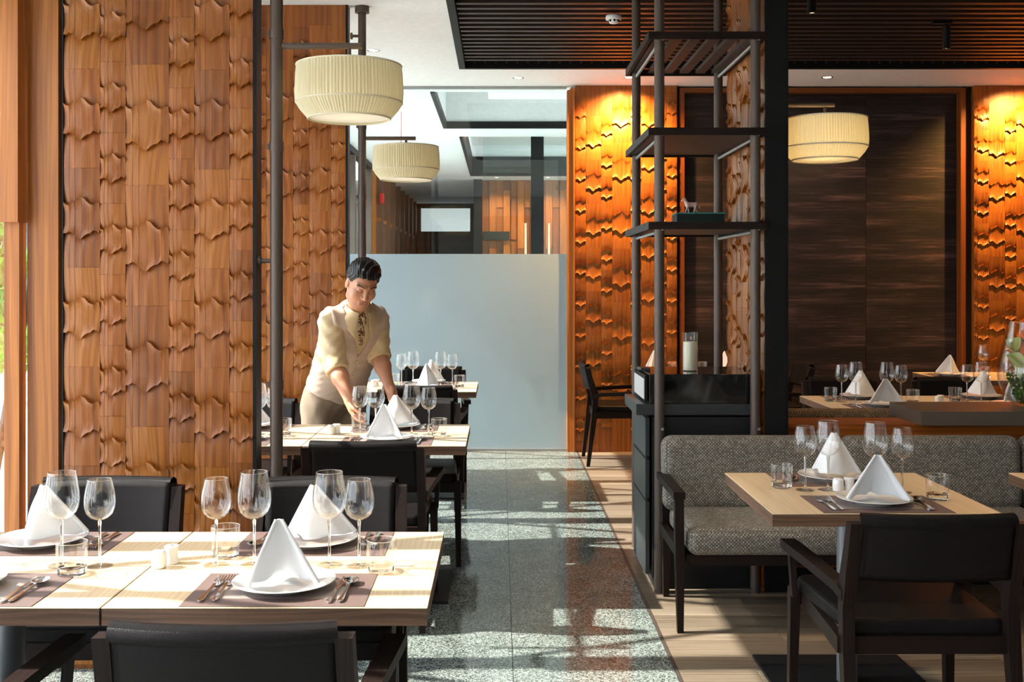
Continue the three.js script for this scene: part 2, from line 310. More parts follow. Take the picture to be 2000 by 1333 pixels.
{ // ceiling with the slatted bay and the coffers of the corridor beyond the glass
  S('ceiling', [
    span(-2, -0.6, CEIL, CEIL + 0.5, -3, 24), span(-0.6, -0.3, CEIL, CEIL + 0.5, -3, 9.77), span(-0.6, -0.45, CEIL, CEIL + 0.5, 12, 24),
    span(-0.3, 6.1, CEIL, CEIL + 0.5, -3, 3.9), span(-0.3, 6.1, CEIL, CEIL + 0.5, 8.62, 9.77), span(-0.45, 3.3, CEIL, CEIL + 0.5, 12, 12.8), span(-0.45, 3.3, CEIL, CEIL + 0.5, 17.5, 24),
    span(-0.7, 3.4, CEIL + 0.48, CEIL + 0.6, 9.7, 12.05), span(-0.55, 3.4, CEIL + 0.48, CEIL + 0.6, 12.7, 17.6),
    span(-0.12, 3.4, CEIL + 0.2, CEIL + 0.26, 9.9, 11.35),
  ].map((g) => muv(g)), M.ceilingWhite, 'white plaster ceiling with recessed bays over the aisle', 'ceiling');
  const bay = thing('slatted_ceiling', 'dark ceiling bay of narrow wooden slats over the sofa side', 'ceiling', [0, 0, 0], 0, null, 'structure');
  obj('bay_void', [span(-0.4, 6.1, CEIL + 0.42, CEIL + 0.5, 3.8, 8.7)], M.black, bay);  // black sheet standing in for the dark void above the slats
  obj('bay_rim', [span(-0.325, -0.275, CEIL - 0.02, CEIL + 0.42, 3.9, 8.62), span(-0.275, 6.05, CEIL - 0.02, CEIL + 0.42, 8.58, 8.625), span(-0.275, 6.05, CEIL - 0.02, CEIL + 0.42, 3.88, 3.92)], M.blackMetal, bay);
  const g = muv(box(6.3, 0.09, 0.048), true);
  for (let d = 4.0; d < 8.5; d += 0.1225) part('slat', g, M.slat, bay, 2.88, CEIL + 0.055, -d);
  const fin = box(0.012, 0.07, 0.012);
  for (let x = -0.2; x < 4.2; x += 0.085) part('rim_fin', fin, M.slat, bay, x, CEIL + 0.055, -8.572);
  S('trim', [span(-0.63, -0.59, CEIL - 0.015, CEIL + 0.06, 9.75, 12.03), span(-0.63, 3.3, CEIL - 0.015, CEIL + 0.06, 11.98, 12.03)], M.blackMetal, 'black metal edge around the pale coffer behind the glass', 'trim');
  S('trim', muv(span(-0.438, -0.425, CEIL + 0.03, CEIL + 0.2, 12.98, 13.5)), M.orangeWood, 'small wood patch in an orange-lit tone in the farther coffer behind the glass', 'trim');  // wood patch; the warm light on it is put into its orange tone
  S('trim', [span(-0.48, -0.44, CEIL - 0.015, CEIL + 0.3, 12.8, 17.5), span(-0.48, 3.3, CEIL - 0.015, CEIL + 0.3, 17.46, 17.52)], M.blackMetal, 'black deep edge around the farther coffer behind the glass', 'trim');
}
// walls that close the room; front and right unseen, toned to limit bounced light
S('wall_right', muv(span(6, 6.15, 0, CEIL, -3, 9.7)), M.edge, 'plain dark wooden wall on the sofa side of the room', 'wall');
S('wall_front', muv(span(-2, 6.15, 0, CEIL, -3.15, -3)), M.greyWall, 'plain grey wall at the entrance end of the room', 'wall');
S('wall_back', muv(span(0.62, 6.15, 0, CEIL, 9.6, 9.75)), M.white, 'plain wall carrying the carved panels and dark wallpaper', 'wall');

// carved teak tiles: vertical facets that scoop down to a ragged hexagon and rise again inside it
const tileCache = {};
function carved(W, H, variant) {
  const key = [W.toFixed(4), H.toFixed(4), variant].join(); if (tileCache[key]) return tileCache[key];
  const A = 0.0205, U = [0, 0.15, 0.30, 0.5, 0.68, 0.83, 1], top = [0.345, 0.372, 0.338, 0.292, 0.345, 0.37, 0.352], bot = [0.348, 0.362, 0.335, 0.285, 0.34, 0.372, 0.345];
  const tilt = [[0.0, 0.0012], [0.0003, 0.0018], [0.0008, 0.002], [0.0032, 0.0008], [0.0024, 0.0004], [0.0018, 0]];
  const pos = [], nor = [], uv = [], idx = [], g = new THREE.BufferGeometry();
  const S1 = [0, 0.4, 0.65, 0.8, 0.9, 0.96, 1], S2 = [1, 0.94, 0.84, 0.68, 0.4, 0, 0.4, 0.68, 0.84, 0.94, 1];
  for (let s = 0; s < 6; s++) {
    const line = (f) => { // f = 0 left edge, 1 right edge of the facet
      const u = U[s] + (U[s + 1] - U[s]) * f, vt = top[s] + (top[s + 1] - top[s]) * f - 0.012 * Math.sin(Math.PI * f) * (s % 2 ? 1 : -0.6), vb = bot[s] + (bot[s + 1] - bot[s]) * f - 0.012 * Math.sin(Math.PI * f) * (s % 2 ? -0.6 : 1);
      const zt = tilt[s][0] + (tilt[s][1] - tilt[s][0]) * f, rows = [[]], out = (t) => A * (0.60 * (1 - Math.pow(t, 3.2))), inn = (q) => A * (0.38 + 0.62 * Math.pow(q, 3));
      S1.forEach((t) => rows[0].push([u, t * vt, out(t) + zt]));
      rows.push(S2.map((q, k) => [u, 0.5 + (k < 5 ? -q * (0.5 - vt) : q * (0.5 - vb)), inn(q) + zt]));
      rows.push([...S1].reverse().map((t) => [u, 1 - t * vb, out(t) + zt]));
      return rows;
    };
    const cols = [0, 0.5, 1].map(line);
    const P = (q) => [q[0] * (W - 0.0012) + 0.0006, H / 2 - 0.0005 - q[1] * (H - 0.001), q[2]];
    for (let b = 0; b < 3; b++) { // three bands of smooth surface
      const n = cols[0][b].length, base = pos.length / 3;
      for (let c = 0; c < 3; c++) for (const q of cols[c][b]) { const p = P(q); pos.push(...p); uv.push(p[0] + variant * 0.137, p[1] + variant * 0.41); }
      for (let c = 0; c < 2; c++) for (let r = 0; r + 1 < n; r++) { const a = base + c * n + r; idx.push(a, a + 1, a + n, a + n, a + 1, a + n + 1); }
    }
    for (let b = 0; b < 2; b++) for (let c = 0; c < 2; c++) { // step faces at the crests
      const e = pos.length / 3, q = [cols[c][b].at(-1), cols[c + 1][b].at(-1), cols[c][b + 1][0], cols[c + 1][b + 1][0]].map(P);
      q.forEach((p) => { pos.push(...p); uv.push(p[0] + variant * 0.137, p[1] + p[2] + variant * 0.41); }); idx.push(e, e + 2, e + 1, e + 1, e + 2, e + 3);
    }
    for (const side of [0, 2]) for (let b = 0; b < 3; b++) { // cheeks of the facet
      const L = cols[side][b];
      for (let r = 0; r + 1 < L.length; r += 2) {
        const e = pos.length / 3, a = P(L[r]), z = P(L[Math.min(r + 2, L.length - 1)]);
        for (const p of [a, z, [a[0], a[1], -0.002], [z[0], z[1], -0.002]]) { pos.push(...p); uv.push(p[0] + p[2], p[1]); }
        side ? idx.push(e, e + 1, e + 2, e + 1, e + 3, e + 2) : idx.push(e, e + 2, e + 1, e + 1, e + 2, e + 3);
      }
    }
  }
  g.setAttribute('position', new THREE.Float32BufferAttribute(pos, 3)); g.setAttribute('uv', new THREE.Float32BufferAttribute(uv, 2)); g.setIndex(idx); g.computeVertexNormals();
  return tileCache[key] = g;
}
const HT = { S: 0.275, M: 0.385, L: 0.468 }, plainCache = {};
// columns: [kind, width, height of one seam]
function carvedField(parent, x0, columns, y0, y1, k0 = 0) {
  let x = x0, k = k0;
  for (const [kind, w, seam] of columns) {
    const H = HT[kind]; let y = seam - Math.ceil((seam - y0) / H) * H;
    for (; y < y1; y += H) {
      const a = Math.max(y, y0), b = Math.min(y + H, y1); k++;
      if (b - a < 0.01) continue;
      const m = M.teak[(k * 7 + (k >> 2) * 3 + columns.length) % M.teak.length];
      if (b - a > H - 0.01) part('tile', carved(w, H, (k * 5) % 3), m, parent, x, (y + y + H) / 2, 0);
      else { const key = w.toFixed(3) + (b - a).toFixed(3); part('tile', plainCache[key] ??= muv(box(w - 0.0012, b - a - 0.001, 0.012, w / 2, 0, 0.004)), m, parent, x, (a + b) / 2, 0); }
    }
    x += w;
  }
}
const colsA = [['M', 0.1405, 2.327], ['S', 0.0995, 2.355], ['L', 0.168, 2.344], ['S', 0.0985, 2.253], ['M', 0.136, 2.323], ['S', 0.0905, 2.449]];
function pier(label, d, name) {
  const o = thing(name, label, 'wall', [0, 0, -d], 0, null, 'structure');
  obj('core', muv(box(0.733, CEIL, 0.07, -1.3235, CEIL / 2, -0.037)), M.teak[1], o);
  carvedField(o, -1.69, colsA, 0, CEIL, d > 5 ? 11 : 0);
  obj('edge_profile', [box(0.014, CEIL, 0.09, -0.95, CEIL / 2, -0.032), box(0.006, CEIL, 0.09, -1.6935, CEIL / 2, -0.03)], M.blackMetal, o);
  return o;
}
pier('carved teak pier standing beside the window post, in front of the waiter', 4.18, 'carved_wall_front');
pier('carved teak pier behind the waiter and the pleated lamps', 6.69, 'carved_wall_middle');
{ // wood posts at the window end of the piers
  for (const [d, lab] of [[4.18, 'broad wood-grained post beside the carved pier and window'], [6.69, 'broad wood-grained post hidden behind the carved pier at the window']]) {
    S('window_post_trim', muv(box(0.12, CEIL, 0.09, -1.772, CEIL / 2, -d - 0.035), false, d, 0), M.post, lab, 'post');
    const o = thing('window_frame_trim', lab.replace('broad wood-grained post', 'pale wooden frame post'), 'post', [0, 0, -d], 0, null, 'structure');
    obj('lower_post', muv(box(0.058, 1.73, 0.06, -1.875, 0.865, 0.02), false, 0.1), M.postLight, o);
    obj('upper_casing', muv(box(0.068, CEIL - 1.73, 0.09, -1.872, (CEIL + 1.73) / 2, 0.035), false, 0.2), M.postLight, o);
  }
}
{ // long window towards the garden
  const w = thing('window_1', 'long floor to ceiling garden window beside the tables', 'window', [0, 0, 0], 0, null, 'structure');
  const edges = [-3, -1, 1, 3.04, 4.2, 6.71, 8.0, GLASSD, 12, 15.8];
  for (let i = 0; i + 1 < edges.length; i++) obj('pane', span(WINX - 0.003, WINX + 0.003, 0.06, CEIL, edges[i] + 0.03, edges[i + 1] - 0.03), M.windowPane, w);
  obj('sill_rail', span(WINX - 0.05, WINX + 0.05, 0, 0.06, -3, 15.8), M.blackMetal, w);
  obj('head_rail', span(WINX - 0.05, WINX + 0.05, CEIL - 0.08, CEIL, -3, 15.8), M.blackMetal, w);
  for (const [d, t] of [[-1, 0.06], [0, 0.1], [1, 0.06], [1.5, 0.1], [2.06, 0.05], [2.57, 0.05], [3.04, 0.11], [3.55, 0.05], [5.12, 0.05], [5.6, 0.1], [6.1, 0.05], [7.18, 0.035], [7.5, 0.05], [8.0, 0.1], [8.5, 0.05], [9.05, 0.05], [GLASSD, 0.06], [11, 0.08], [12.5, 0.08], [14, 0.08], [15.8, 0.1]])
    obj('mullion', box(0.08, CEIL - 0.1, t, WINX, CEIL / 2, -d), M.bronze, w);
  const lo = thing('louvre_screen', 'white slatted sun screen outside the upper garden window', 'screen');  // mostly out of view, placed to limit how far the sun reaches in
  const g = box(0.012, 0.055, 18.6, 0, 0, 0, 0, 0, 0.35);
  for (let y = 2.62; y < 3.3; y += 0.052) part('slat', g, M.whitePlastic, lo, WINX - 0.22, y, -6.3);
  const lat = thing('steel_lattice', 'black crossing steel bars outside the garden window', 'lattice');
  for (let k = 0; k < 9; k++) {
    const d = -2 + k * 1.35;
    obj('bar', tube(V(-2.35, 0, -d), V(-2.35, 3.2, -d - 1.35), 0.022, 0.022, 8), M.blackMetal, lat);
    obj('bar', tube(V(-2.35, 3.2, -d), V(-2.35, 0, -d - 1.35), 0.022, 0.022, 8), M.blackMetal, lat);
  }
  obj('cross_bar', tube(V(-2.0, 1.93, -4.1), V(-2.0, 1.93, -6.6), 0.016, 0.016, 8), M.bronze, lat);
  obj('stay', tube(V(-2.35, 1.93, -4.36), V(-1.79, 1.93, -4.36), 0.014, 0.014, 8), M.bronze, lat);
}
// window lintel above nothing: the ceiling meets the head rail. Left solid wall past the corridor window
S('wall_left', muv(span(-2.05, WINX, 0, CEIL, 15.8, 24)), M.post, 'honey coloured wooden wall beyond the corridor window', 'wall');

{ // frosted glass screen
  const g = thing('glass_partition', 'tall glass screen, frosted below and clear above, across the aisle', 'glass screen', [0, 0, -GLASSD], 0, null, 'structure');
  obj('frosted_pane', box(2.49, 1.72, 0.01, -0.655, 0.88, 0), M.frost, g);
  obj('clear_pane', box(2.49, 1.46, 0.006, -0.655, 1.74 + 0.73, 0), M.pane, g);
  obj('floor_channel', box(2.49, 0.022, 0.05, -0.655, 0.011, 0), M.steel, g);
  obj('head_channel', box(2.49, 0.02, 0.05, -0.655, CEIL - 0.01, 0), M.steel, g);
  S('jamb_trim', [muv(span(0.593, 0.625, 0, CEIL - 0.04, 9.44, 9.56)), muv(span(0.625, 0.645, 0, CEIL - 0.02, 9.43, 9.56)), muv(span(0.645, 0.66, 0, CEIL - 0.03, 9.41, 9.56))], M.postLight, 'stepped golden wood jamb where the glass screen ends', 'trim');
}
{ // back wall: carved panel, wallpaper recess, carved panel
  const colsB = [['S', 0.092, 2.30], ['M', 0.135, 2.18], ['S', 0.097, 2.42], ['L', 0.16, 2.25], ['S', 0.095, 2.3], ['M', 0.132, 2.36], ['S', 0.09, 2.2], ['S', 0.09, 2.33]];
  const a = thing('carved_wall_back', 'glowing carved teak panel beside the frosted glass', 'wall', [0.665, 0, -9.45], 0, null, 'structure');
  obj('core', muv(box(0.891, CEIL, 0.15, 0.4455, CEIL / 2, -0.077)), M.teak[1], a); carvedField(a, 0, colsB, 0, CEIL, 5);
  const b = thing('carved_wall_back_right', 'glowing carved teak panel beyond the dark wallpaper', 'wall', [4.165, 0, -9.45], 0, null, 'structure');
  obj('core', muv(box(1.83, CEIL, 0.15, 0.915, CEIL / 2, -0.077)), M.teak[1], b);
  carvedField(b, 0, [['S', 0.03, 2.3], ['S', 0.1, 2.28], ['M', 0.14, 2.1], ['S', 0.1, 2.45], ...colsB.slice(3), ...colsB.slice(1, 7)], 0, CEIL, 17);
  const w = thing('wallpaper_wall', 'dark recessed wall papered with horizontal brown streaks', 'wall', [0, 0, 0], 0, null, 'structure');
  for (const [x0, x1] of [[1.63, 2.39], [2.394, 3.254], [3.258, 4.06]]) obj('panel', muv(span(x0, x1, 0, 3.18, 9.56, 9.6), false, x0), M.wallpaper, w);
  S('trim', [muv(span(1.585, 1.628, 0, 3.205, 9.47, 9.6)), muv(span(1.628, 4.062, 3.165, 3.205, 9.47, 9.6), true), muv(span(4.062, 4.105, 0, 3.205, 9.47, 9.6))], M.trimWood, 'narrow orange brown wood frame around the dark wallpaper', 'trim');
  S('trim', [span(1.557, 1.585, 0, CEIL, 9.5, 9.6), span(4.105, 4.16, 0, CEIL, 9.5, 9.6)], M.black, 'black strip either side of the wallpaper frame', 'trim');  // solid black strips in the gaps beside the frame
}
{ // carved partition beside the open shelving
  const p = thing('carved_partition', 'carved wood partition with black steel end behind the shelving', 'wall', [1.292, 0, -6.06], -Math.PI / 2, null, 'structure');
  // local x runs towards the camera, local z faces the aisle
  obj('core', muv(box(0.855, CEIL, 0.085, 0.4275, CEIL / 2, -0.0455)), M.teak[1], p);
  carvedField(p, 0, [['S', 0.1, 2.3], ['M', 0.138, 2.2], ['S', 0.1, 2.44], ['L', 0.168, 2.3], ['S', 0.1, 2.33], ['M', 0.138, 2.4], ['S', 0.11, 2.25]], 0, CEIL, 3);
  obj('steel_end', [box(0.012, CEIL, 0.10, 0.86, CEIL / 2, -0.04), box(0.03, CEIL, 0.02, 0.845, CEIL / 2, -0.094), box(0.012, CEIL, 0.09, -0.006, CEIL / 2, -0.04)], M.blackMetal, p);
}
{ // corridor beyond the glass
  const w2 = thing('window_2', 'added corridor window out of view behind the carved panel, letting in daylight', 'window', [0, 0, 0], 0, null, 'structure');  // window added out of view to brighten the corridor with daylight
  obj('pane', span(3.2, 3.206, 0.06, CEIL, 9.75, 17.8), M.windowPane, w2); obj('rail', [span(3.17, 3.24, 0, 0.06, 9.75, 17.8), span(3.17, 3.24, CEIL - 0.06, CEIL, 9.75, 17.8)], M.blackMetal, w2);
  for (let d = 9.8; d < 18; d += 1.6) obj('mullion', span(3.17, 3.24, 0, CEIL, d, d + 0.07), M.blackMetal, w2);
  S('wall_right_corridor', muv(span(3.2, 3.35, 0, CEIL, 17.8, 24)), M.white, 'plain pale corridor wall past the plank wall', 'wall');
  S('added_courtyard_ground', muv(span(3.3, 40, -0.3, -0.03, 9.76, 60)), M.paving, 'added pale ground out of view, bouncing daylight into the corridor', 'ground');  // added ground, out of view, bounces daylight up to the corridor ceiling
  const w = thing('plank_wall', 'wall of uneven vertical wood planks seen through the glass', 'wall', [0, 0, 0], 0, null, 'structure');
  obj('backing', span(-0.3, 3.2, 0, CEIL, 18.42, 18.6), M.teak[3], w);
  const pg = [0, 1, 2].map((v) => muv(box(0.118, 1, 0.04), false, v * 0.19, v * 0.3)), gg = {};
  for (let i = 0; i < 26; i++) { let y = 0; const x = -0.24 + i * 0.12; let k = 0;
    while (y < CEIL - 0.01) { const h = Math.min([0.95, 1.25, 0.7, 1.1][(i * 3 + k) % 4], CEIL - y), v = (i + k) % 3, key = v + h.toFixed(2); k++;
      part('plank', gg[key] ??= muv(box(0.112, h - 0.006, 0.05), false, v * 0.19, v * 0.3), M.plankWall[(i * 5 + k * 3) % 6], w, x, y + h / 2, -18.42 + [0.0, 0.05, 0.02, 0.07][(i * 7 + k * 2) % 4]); y += h; } }
  S('trim', span(-0.44, -0.3, 0, CEIL, 18.2, 18.6), M.blackMetal, 'black upright edge at the end of the plank wall', 'trim');
  S('corridor_column', [span(0.375, 0.525, 0, CEIL + 0.3, 12.82, 12.97)], M.blackMetal, 'slim black steel column standing behind the glass', 'column');
  const h1 = thing('door_1', 'pair of glass doors with long brass pull handles behind the glass', 'door', [0, 0, 0], 0, null, 'structure');
  obj('door_glass', [span(-0.2, 0.37, 0, CEIL, 12.88, 12.89), span(0.53, 1.3, 0, CEIL, 12.88, 12.89)], M.pane, h1);
  for (const x of [0.31, 0.585]) obj('handle', [tube(V(x, 1.2, -12.82), V(x, 2.19, -12.82), 0.014, 0.014, 10), tube(V(x, 2.15, -12.82), V(x, 2.15, -12.89), 0.009), tube(V(x, 1.3, -12.82), V(x, 1.3, -12.89), 0.009)], M.brass, h1);
  tag(obj('notice_board', rbox(0.45, 0.15, 0.05, 0.008, -0.06, 2.265, -18.31, 1), M.black), 'black rectangular plaque on the plank wall behind the glass', 'plaque');
  // panelled side and end walls of the far corridor
  const side = thing('wall_left_corridor', 'row of dark framed windows above brown panels in the far corridor', 'wall', [0, 0, 0], 0, null, 'structure');
  obj('lower_panel', muv(span(-1.92, -1.88, 0, 2.42, 16.7, 24)), M.edge, side);
  obj('rail', muv(span(-1.92, -1.86, 2.42, 2.48, 16.7, 24)), M.post, side);
  for (let d = 16.75; d < 24; d += 0.95) obj('mullion', muv(span(-1.92, -1.82, 0, CEIL, d, d + 0.12)), M.edge, side);
  const end = thing('wall_end_corridor', 'framed window over a brown panel at the corridor end', 'wall', [0, 0, 0], 0, null, 'structure');
  obj('lower_panel', muv(span(-1.86, -0.3, 0, 2.56, 24, 24.1), true), M.edge, end);
  obj('frame', [span(-1.86, -1.76, 2.56, CEIL, 24, 24.1), span(-0.66, -0.58, 2.56, CEIL, 24, 24.1), span(-1.86, -0.3, 3.12, CEIL, 24, 24.1), span(-1.86, -0.3, 2.56, 2.6, 24, 24.12)], M.edge, end);
  obj('pane', span(-1.76, -0.3, 2.6, 3.12, 24.04, 24.05), M.windowPane, end);
  S('lobby_wall', [muv(span(-4, 2, 0, 5, 30, 30.2)), muv(span(-4, 2, 3.75, 3.9, 24.15, 30)), muv(span(1.9, 2, 0, 2.9, 24.15, 30)), muv(span(-4.1, -4, 0, 3.75, 24.15, 30)), muv(span(-4, 2, -0.1, 0, 24.15, 30))], M.white, 'pale lobby wall past the corridor end window', 'wall');  // side walls, out of view, shaped to dim the light in the lobby
  S('wall_corridor_return', muv(span(-0.3, 3.35, 0, CEIL, 23.9, 24.1)), M.white, 'plain return wall closing the corridor', 'wall');
}
{ // outside: terrace, trees, hedge
  S('terrace_ground', muv(span(-60, WINX - 0.06, -0.3, -0.03, -30, 60)), M.paving, 'pale paved terrace outside the window', 'ground');  // paving kept pale to bounce sunlight up to the ceiling
  const can = thing('canopy', 'white slatted terrace canopy outside above the trees', 'canopy');
  obj('roof', span(-13, -7.6, 6.35, 6.5, 14, 30), M.whitePlastic, can);
  for (const d of [14.2, 29.8]) for (const x of [-12.8, -7.8]) obj('post', span(x - 0.06, x + 0.06, -0.03, 6.35, d - 0.06, d + 0.06), M.whitePlastic, can);
  for (let k = 0; k < 26; k++) obj('slat', box(5.3, 0.08, 0.05, -10.3, 6.3, -14.3 - k * 0.6), M.whitePlastic, can);
  const leafG = new THREE.BufferGeometry(); leafG.setAttribute('position', new THREE.Float32BufferAttribute([0, -0.09, 0, 0.035, 0, 0.01, 0, 0.09, 0, -0.035, 0, 0.01], 3)); leafG.setIndex([0, 1, 2, 0, 2, 3]); leafG.computeVertexNormals();
  const leaves = (name, parent, n, c, r) => {
    const im = new THREE.InstancedMesh(leafG, M.leaf, n), q = new THREE.Object3D(); im.name = name; im.userData.kind = 'stuff';
    for (let k = 0; k < n; k++) {
      const th = rr(0, 6.283), ph = Math.acos(rr(-1, 1)), rad = Math.cbrt(rr(0.2, 1));
      q.position.set(c[0] + r[0] * rad * Math.sin(ph) * Math.cos(th), c[1] + r[1] * rad * Math.cos(ph), c[2] + r[2] * rad * Math.sin(ph) * Math.sin(th));
      q.rotation.set(rr(0, 6), rr(0, 6), rr(0, 6)); q.scale.setScalar(rr(0.9, 2.0)); q.updateMatrix(); im.setMatrixAt(k, q.matrix);
      im.setColorAt(k, lin(rr(0.6, 1.6), rr(0.7, 1.5), rr(0.5, 1.1)));
    }
    parent.add(im);
  };
  [[-9.5, 20, 2.0, 'leafy green tree on the terrace behind the steel lattice'], [-13.5, 29, 2.6, 'larger leafy tree far out on the terrace'], [-6.6, 13.6, 1.1, 'small leafy tree close outside the garden window'], [-18, 36, 3.2, 'broad leafy tree at the far terrace edge']].forEach(([x, d, s, lab]) => {
    const t = thing('tree', lab, 'tree', [x, -0.03, -d], 0, 'terrace trees');
    obj('trunk', [tube(V(0, 0, 0), V(0.1 * s, 1.2 * s, 0), 0.09 * s, 0.06 * s, 10), tube(V(0.1 * s, 1.2 * s, 0), V(-0.2 * s, 2 * s, 0.2), 0.05 * s, 0.02 * s, 8), tube(V(0.1 * s, 1.2 * s, 0), V(0.4 * s, 1.9 * s, -0.2), 0.05 * s, 0.02 * s, 8)], M.bark, t);
    leaves('foliage', t, 2600, [0, 1.75 * s, 0], [1.15 * s, 0.85 * s, 1.15 * s]);
  });
  const h = thing('hedge', 'clipped green hedge along the terrace outside', 'hedge', [0, 0, 0], 0, null, 'stuff');
  leaves('foliage', h, 4000, [-8.5, 0.6, -16], [1.0, 0.8, 9]);
}
// ------------------------------------------------------------------ lamps and fittings
function downlight(x, d, power, label, aim = [0, 0], angle = 0.75, col = [1, 0.72, 0.42]) {
  const o = thing('downlight', label, 'downlight', [x, CEIL, -d], 0, 'recessed ceiling downlights');
  obj('ring', lathe([[0.034, 0.0], [0.046, -0.004], [0.048, 0.0]], 24), M.chrome, o);
  const l = obj('lens', new THREE.CylinderGeometry(0.034, 0.034, 0.004, 24).translate(0, -0.001, 0), M.ledGlow, o);
  const s = new THREE.SpotLight(lin(...col), power, 0, angle, 1, 2); s.position.set(x, CEIL - 0.012, -d); s.target.position.set(x + aim[0], 0, -d - aim[1]);
  s.castShadow = true; s.shadow.radius = 1.5; scene.add(s, s.target);
}
downlight(-0.94, 8.0, 2, 'small recessed downlight in white ceiling above the table by the frosted glass');
downlight(0.156, 9.08, 3, 'small recessed downlight in white ceiling before the clear glass');
downlight(1.09, 9.06, 34, 'recessed downlight above the glowing carved panel beside the glass', [0, 1.5], 1.08, [1, 0.50, 0.13]);
downlight(2.76, 9.06, 6, 'recessed downlight above the dark wallpaper', [-0.1, 0.75], 0.9, [1, 0.62, 0.32]);
downlight(4.55, 9.06, 34, 'recessed downlight above the carved panel beyond the wallpaper', [0, 1.5], 1.08, [1, 0.50, 0.13]);
downlight(0.8, 17.85, 13, 'recessed downlight before the plank wall beside the black column', [0, 0.7], 1.0, [1, 0.66, 0.36]);
downlight(-0.05, 17.85, 13, 'added downlight brightening the plank wall above the black plaque', [0, 0.7], 1.0, [1, 0.66, 0.36]);  // second downlight added here to brighten the plank wall
downlight(-0.62, 2.1, 6, 'unseen ceiling downlight out of view, placed to light the carved pier front', [-0.5, 1.6], 0.8, [1, 0.8, 0.58]);  // out of view, placed to light the carved pier from the front

function trackSpot(x, d, power, label, aim = [0, 0.2]) {
  const o = thing('track_spotlight', label, 'spotlight', [x, 3.05, -d], 0, 'black track spotlights under the slats');
  obj('body', lathe([[0.0, 0.15], [0.024, 0.15], [0.026, 0.145], [0.026, -0.004], [0.022, -0.004], [0.021, 0.012]], 20), M.blackMetal, o);
  obj('lens', new THREE.CylinderGeometry(0.021, 0.021, 0.004, 20).translate(0, 0.006, 0), M.lampGlow, o);
  obj('bracket', [tube(V(0, 0.15, 0), V(0, 0.185, 0), 0.008, 0.008, 8), box(0.13, 0.02, 0.035, -0.03, 0.175, 0)], M.blackMetal, o);
  const s = new THREE.SpotLight(lin(1, 0.66, 0.34), power, 0, 0.62, 0.8, 2); s.position.set(x, 3.035, -d); s.target.position.set(x + aim[0], 0, -d - aim[1]); s.castShadow = true; s.shadow.radius = 1; scene.add(s, s.target);
}
trackSpot(1.80, 6.2, 5, 'black cylinder spotlight hanging from the slats beside the steel column', [0.5, 0.2]);
trackSpot(2.97, 7.15, 5, 'black cylinder spotlight over the far dining tables');
trackSpot(1.55, 4.35, 6, 'unseen spotlight out of view, placed to light the sofa table', [0, -0.3]);  // lamp out of view, placed to brighten the sofa table
trackSpot(4.4, 7.6, 6, 'unseen spotlight out of view, placed to light the far carved panel corner', [0.2, 1.2]);  // out of view, lights the corner by the far carved panel
{
  const s = thing('smoke_detector', 'round white smoke detector under the dark ceiling slats', 'smoke detector', [0.732, 3.165, -6.9]);
  obj('base', lathe([[0, 0.045], [0.048, 0.045], [0.052, 0.035], [0.052, 0.018], [0.046, 0.012], [0, 0.012]], 28), M.whitePlastic, s);
  obj('sensor', [lathe([[0, 0.014], [0.034, 0.014], [0.034, 0.006], [0.028, -0.006], [0, -0.008]], 24)], M.whitePlastic, s);
  const fin = []; for (let k = 0; k < 8; k++) { const a = k * Math.PI / 4; fin.push(box(0.006, 0.014, 0.01, 0.036 * Math.cos(a), 0.006, 0.036 * Math.sin(a), 0, -a)); } obj('vent', fin, M.blackMetal, s);
}
// pleated drum shade: upright band and a sloping skirt
function pleats(rows, n, depth) {
  const seg = n * 4, pos = [], uv = [], idx = [];
  rows.forEach(([r, y, dp], j) => { for (let i = 0; i <= seg; i++) { const a = i / seg * Math.PI * 2, q = r + depth * dp * (Math.abs(((i / 4 + 0.13 * Math.sin(i * 0.37)) % 1) - 0.5) * 2 - 0.5); pos.push(q * Math.cos(a), y, q * Math.sin(a)); uv.push(i / seg, y); } });
  for (let j = 0; j + 1 < rows.length; j++) for (let i = 0; i < seg; i++) { const a = j * (seg + 1) + i, b = a + seg + 1; idx.push(a, b, a + 1, a + 1, b, b + 1); }
  const g = new THREE.BufferGeometry(); g.setAttribute('position', new THREE.Float32BufferAttribute(pos, 3)); g.setAttribute('uv', new THREE.Float32BufferAttribute(uv, 2)); g.setIndex(idx); g.computeVertexNormals(); return g;
}
const bandG = pleats([[0.203, 0.205, 0.3], [0.204, 0.17, 1], [0.207, 0.1, 1.1], [0.207, 0.062, 0.5]], 96, 0.0105), skirtG = pleats([[0.207, 0.062, 0.5], [0.188, 0.034, 1], [0.160, 0.0, 0.4]], 96, 0.0095);
function lamp(x, y, d, drop, label, power) {
  const o = thing('pleated_lamp', label, 'lamp', [x, y, -d], 0, 'cream pleated drum lamps');
  obj('shade', bandG, M.shade, o); obj('skirt', skirtG, M.shade, o);
  const ring = (r, yy) => new THREE.TorusGeometry(r, 0.0035, 8, 72).rotateX(Math.PI / 2).translate(0, yy, 0);
  obj('rim', [ring(0.204, 0.205), ring(0.207, 0.062), ring(0.160, 0.0)], M.shadeRim, o);
  obj('diffuser', new THREE.CircleGeometry(0.158, 48).rotateX(Math.PI / 2).translate(0, 0.006, 0), M.diffuser, o);
  obj('drop_rod', tube(V(0, 0.1, 0), V(0, drop, 0), 0.008, 0.008, 12), M.bronze, o);
  obj('spider', [0, 1, 2].map((k) => box(0.40, 0.004, 0.006, 0, 0.19, 0, 0, k * Math.PI / 3)), M.bronze, o);
  obj('bulb', new THREE.SphereGeometry(0.03, 16, 12).translate(0, 0.09, 0), M.bulb, o);
  const l = new THREE.PointLight(lin(1, 0.66, 0.30), power, 0, 2); l.position.set(x, y + 0.09, -d); l.castShadow = true; l.shadow.radius = 1.3; scene.add(l);
}
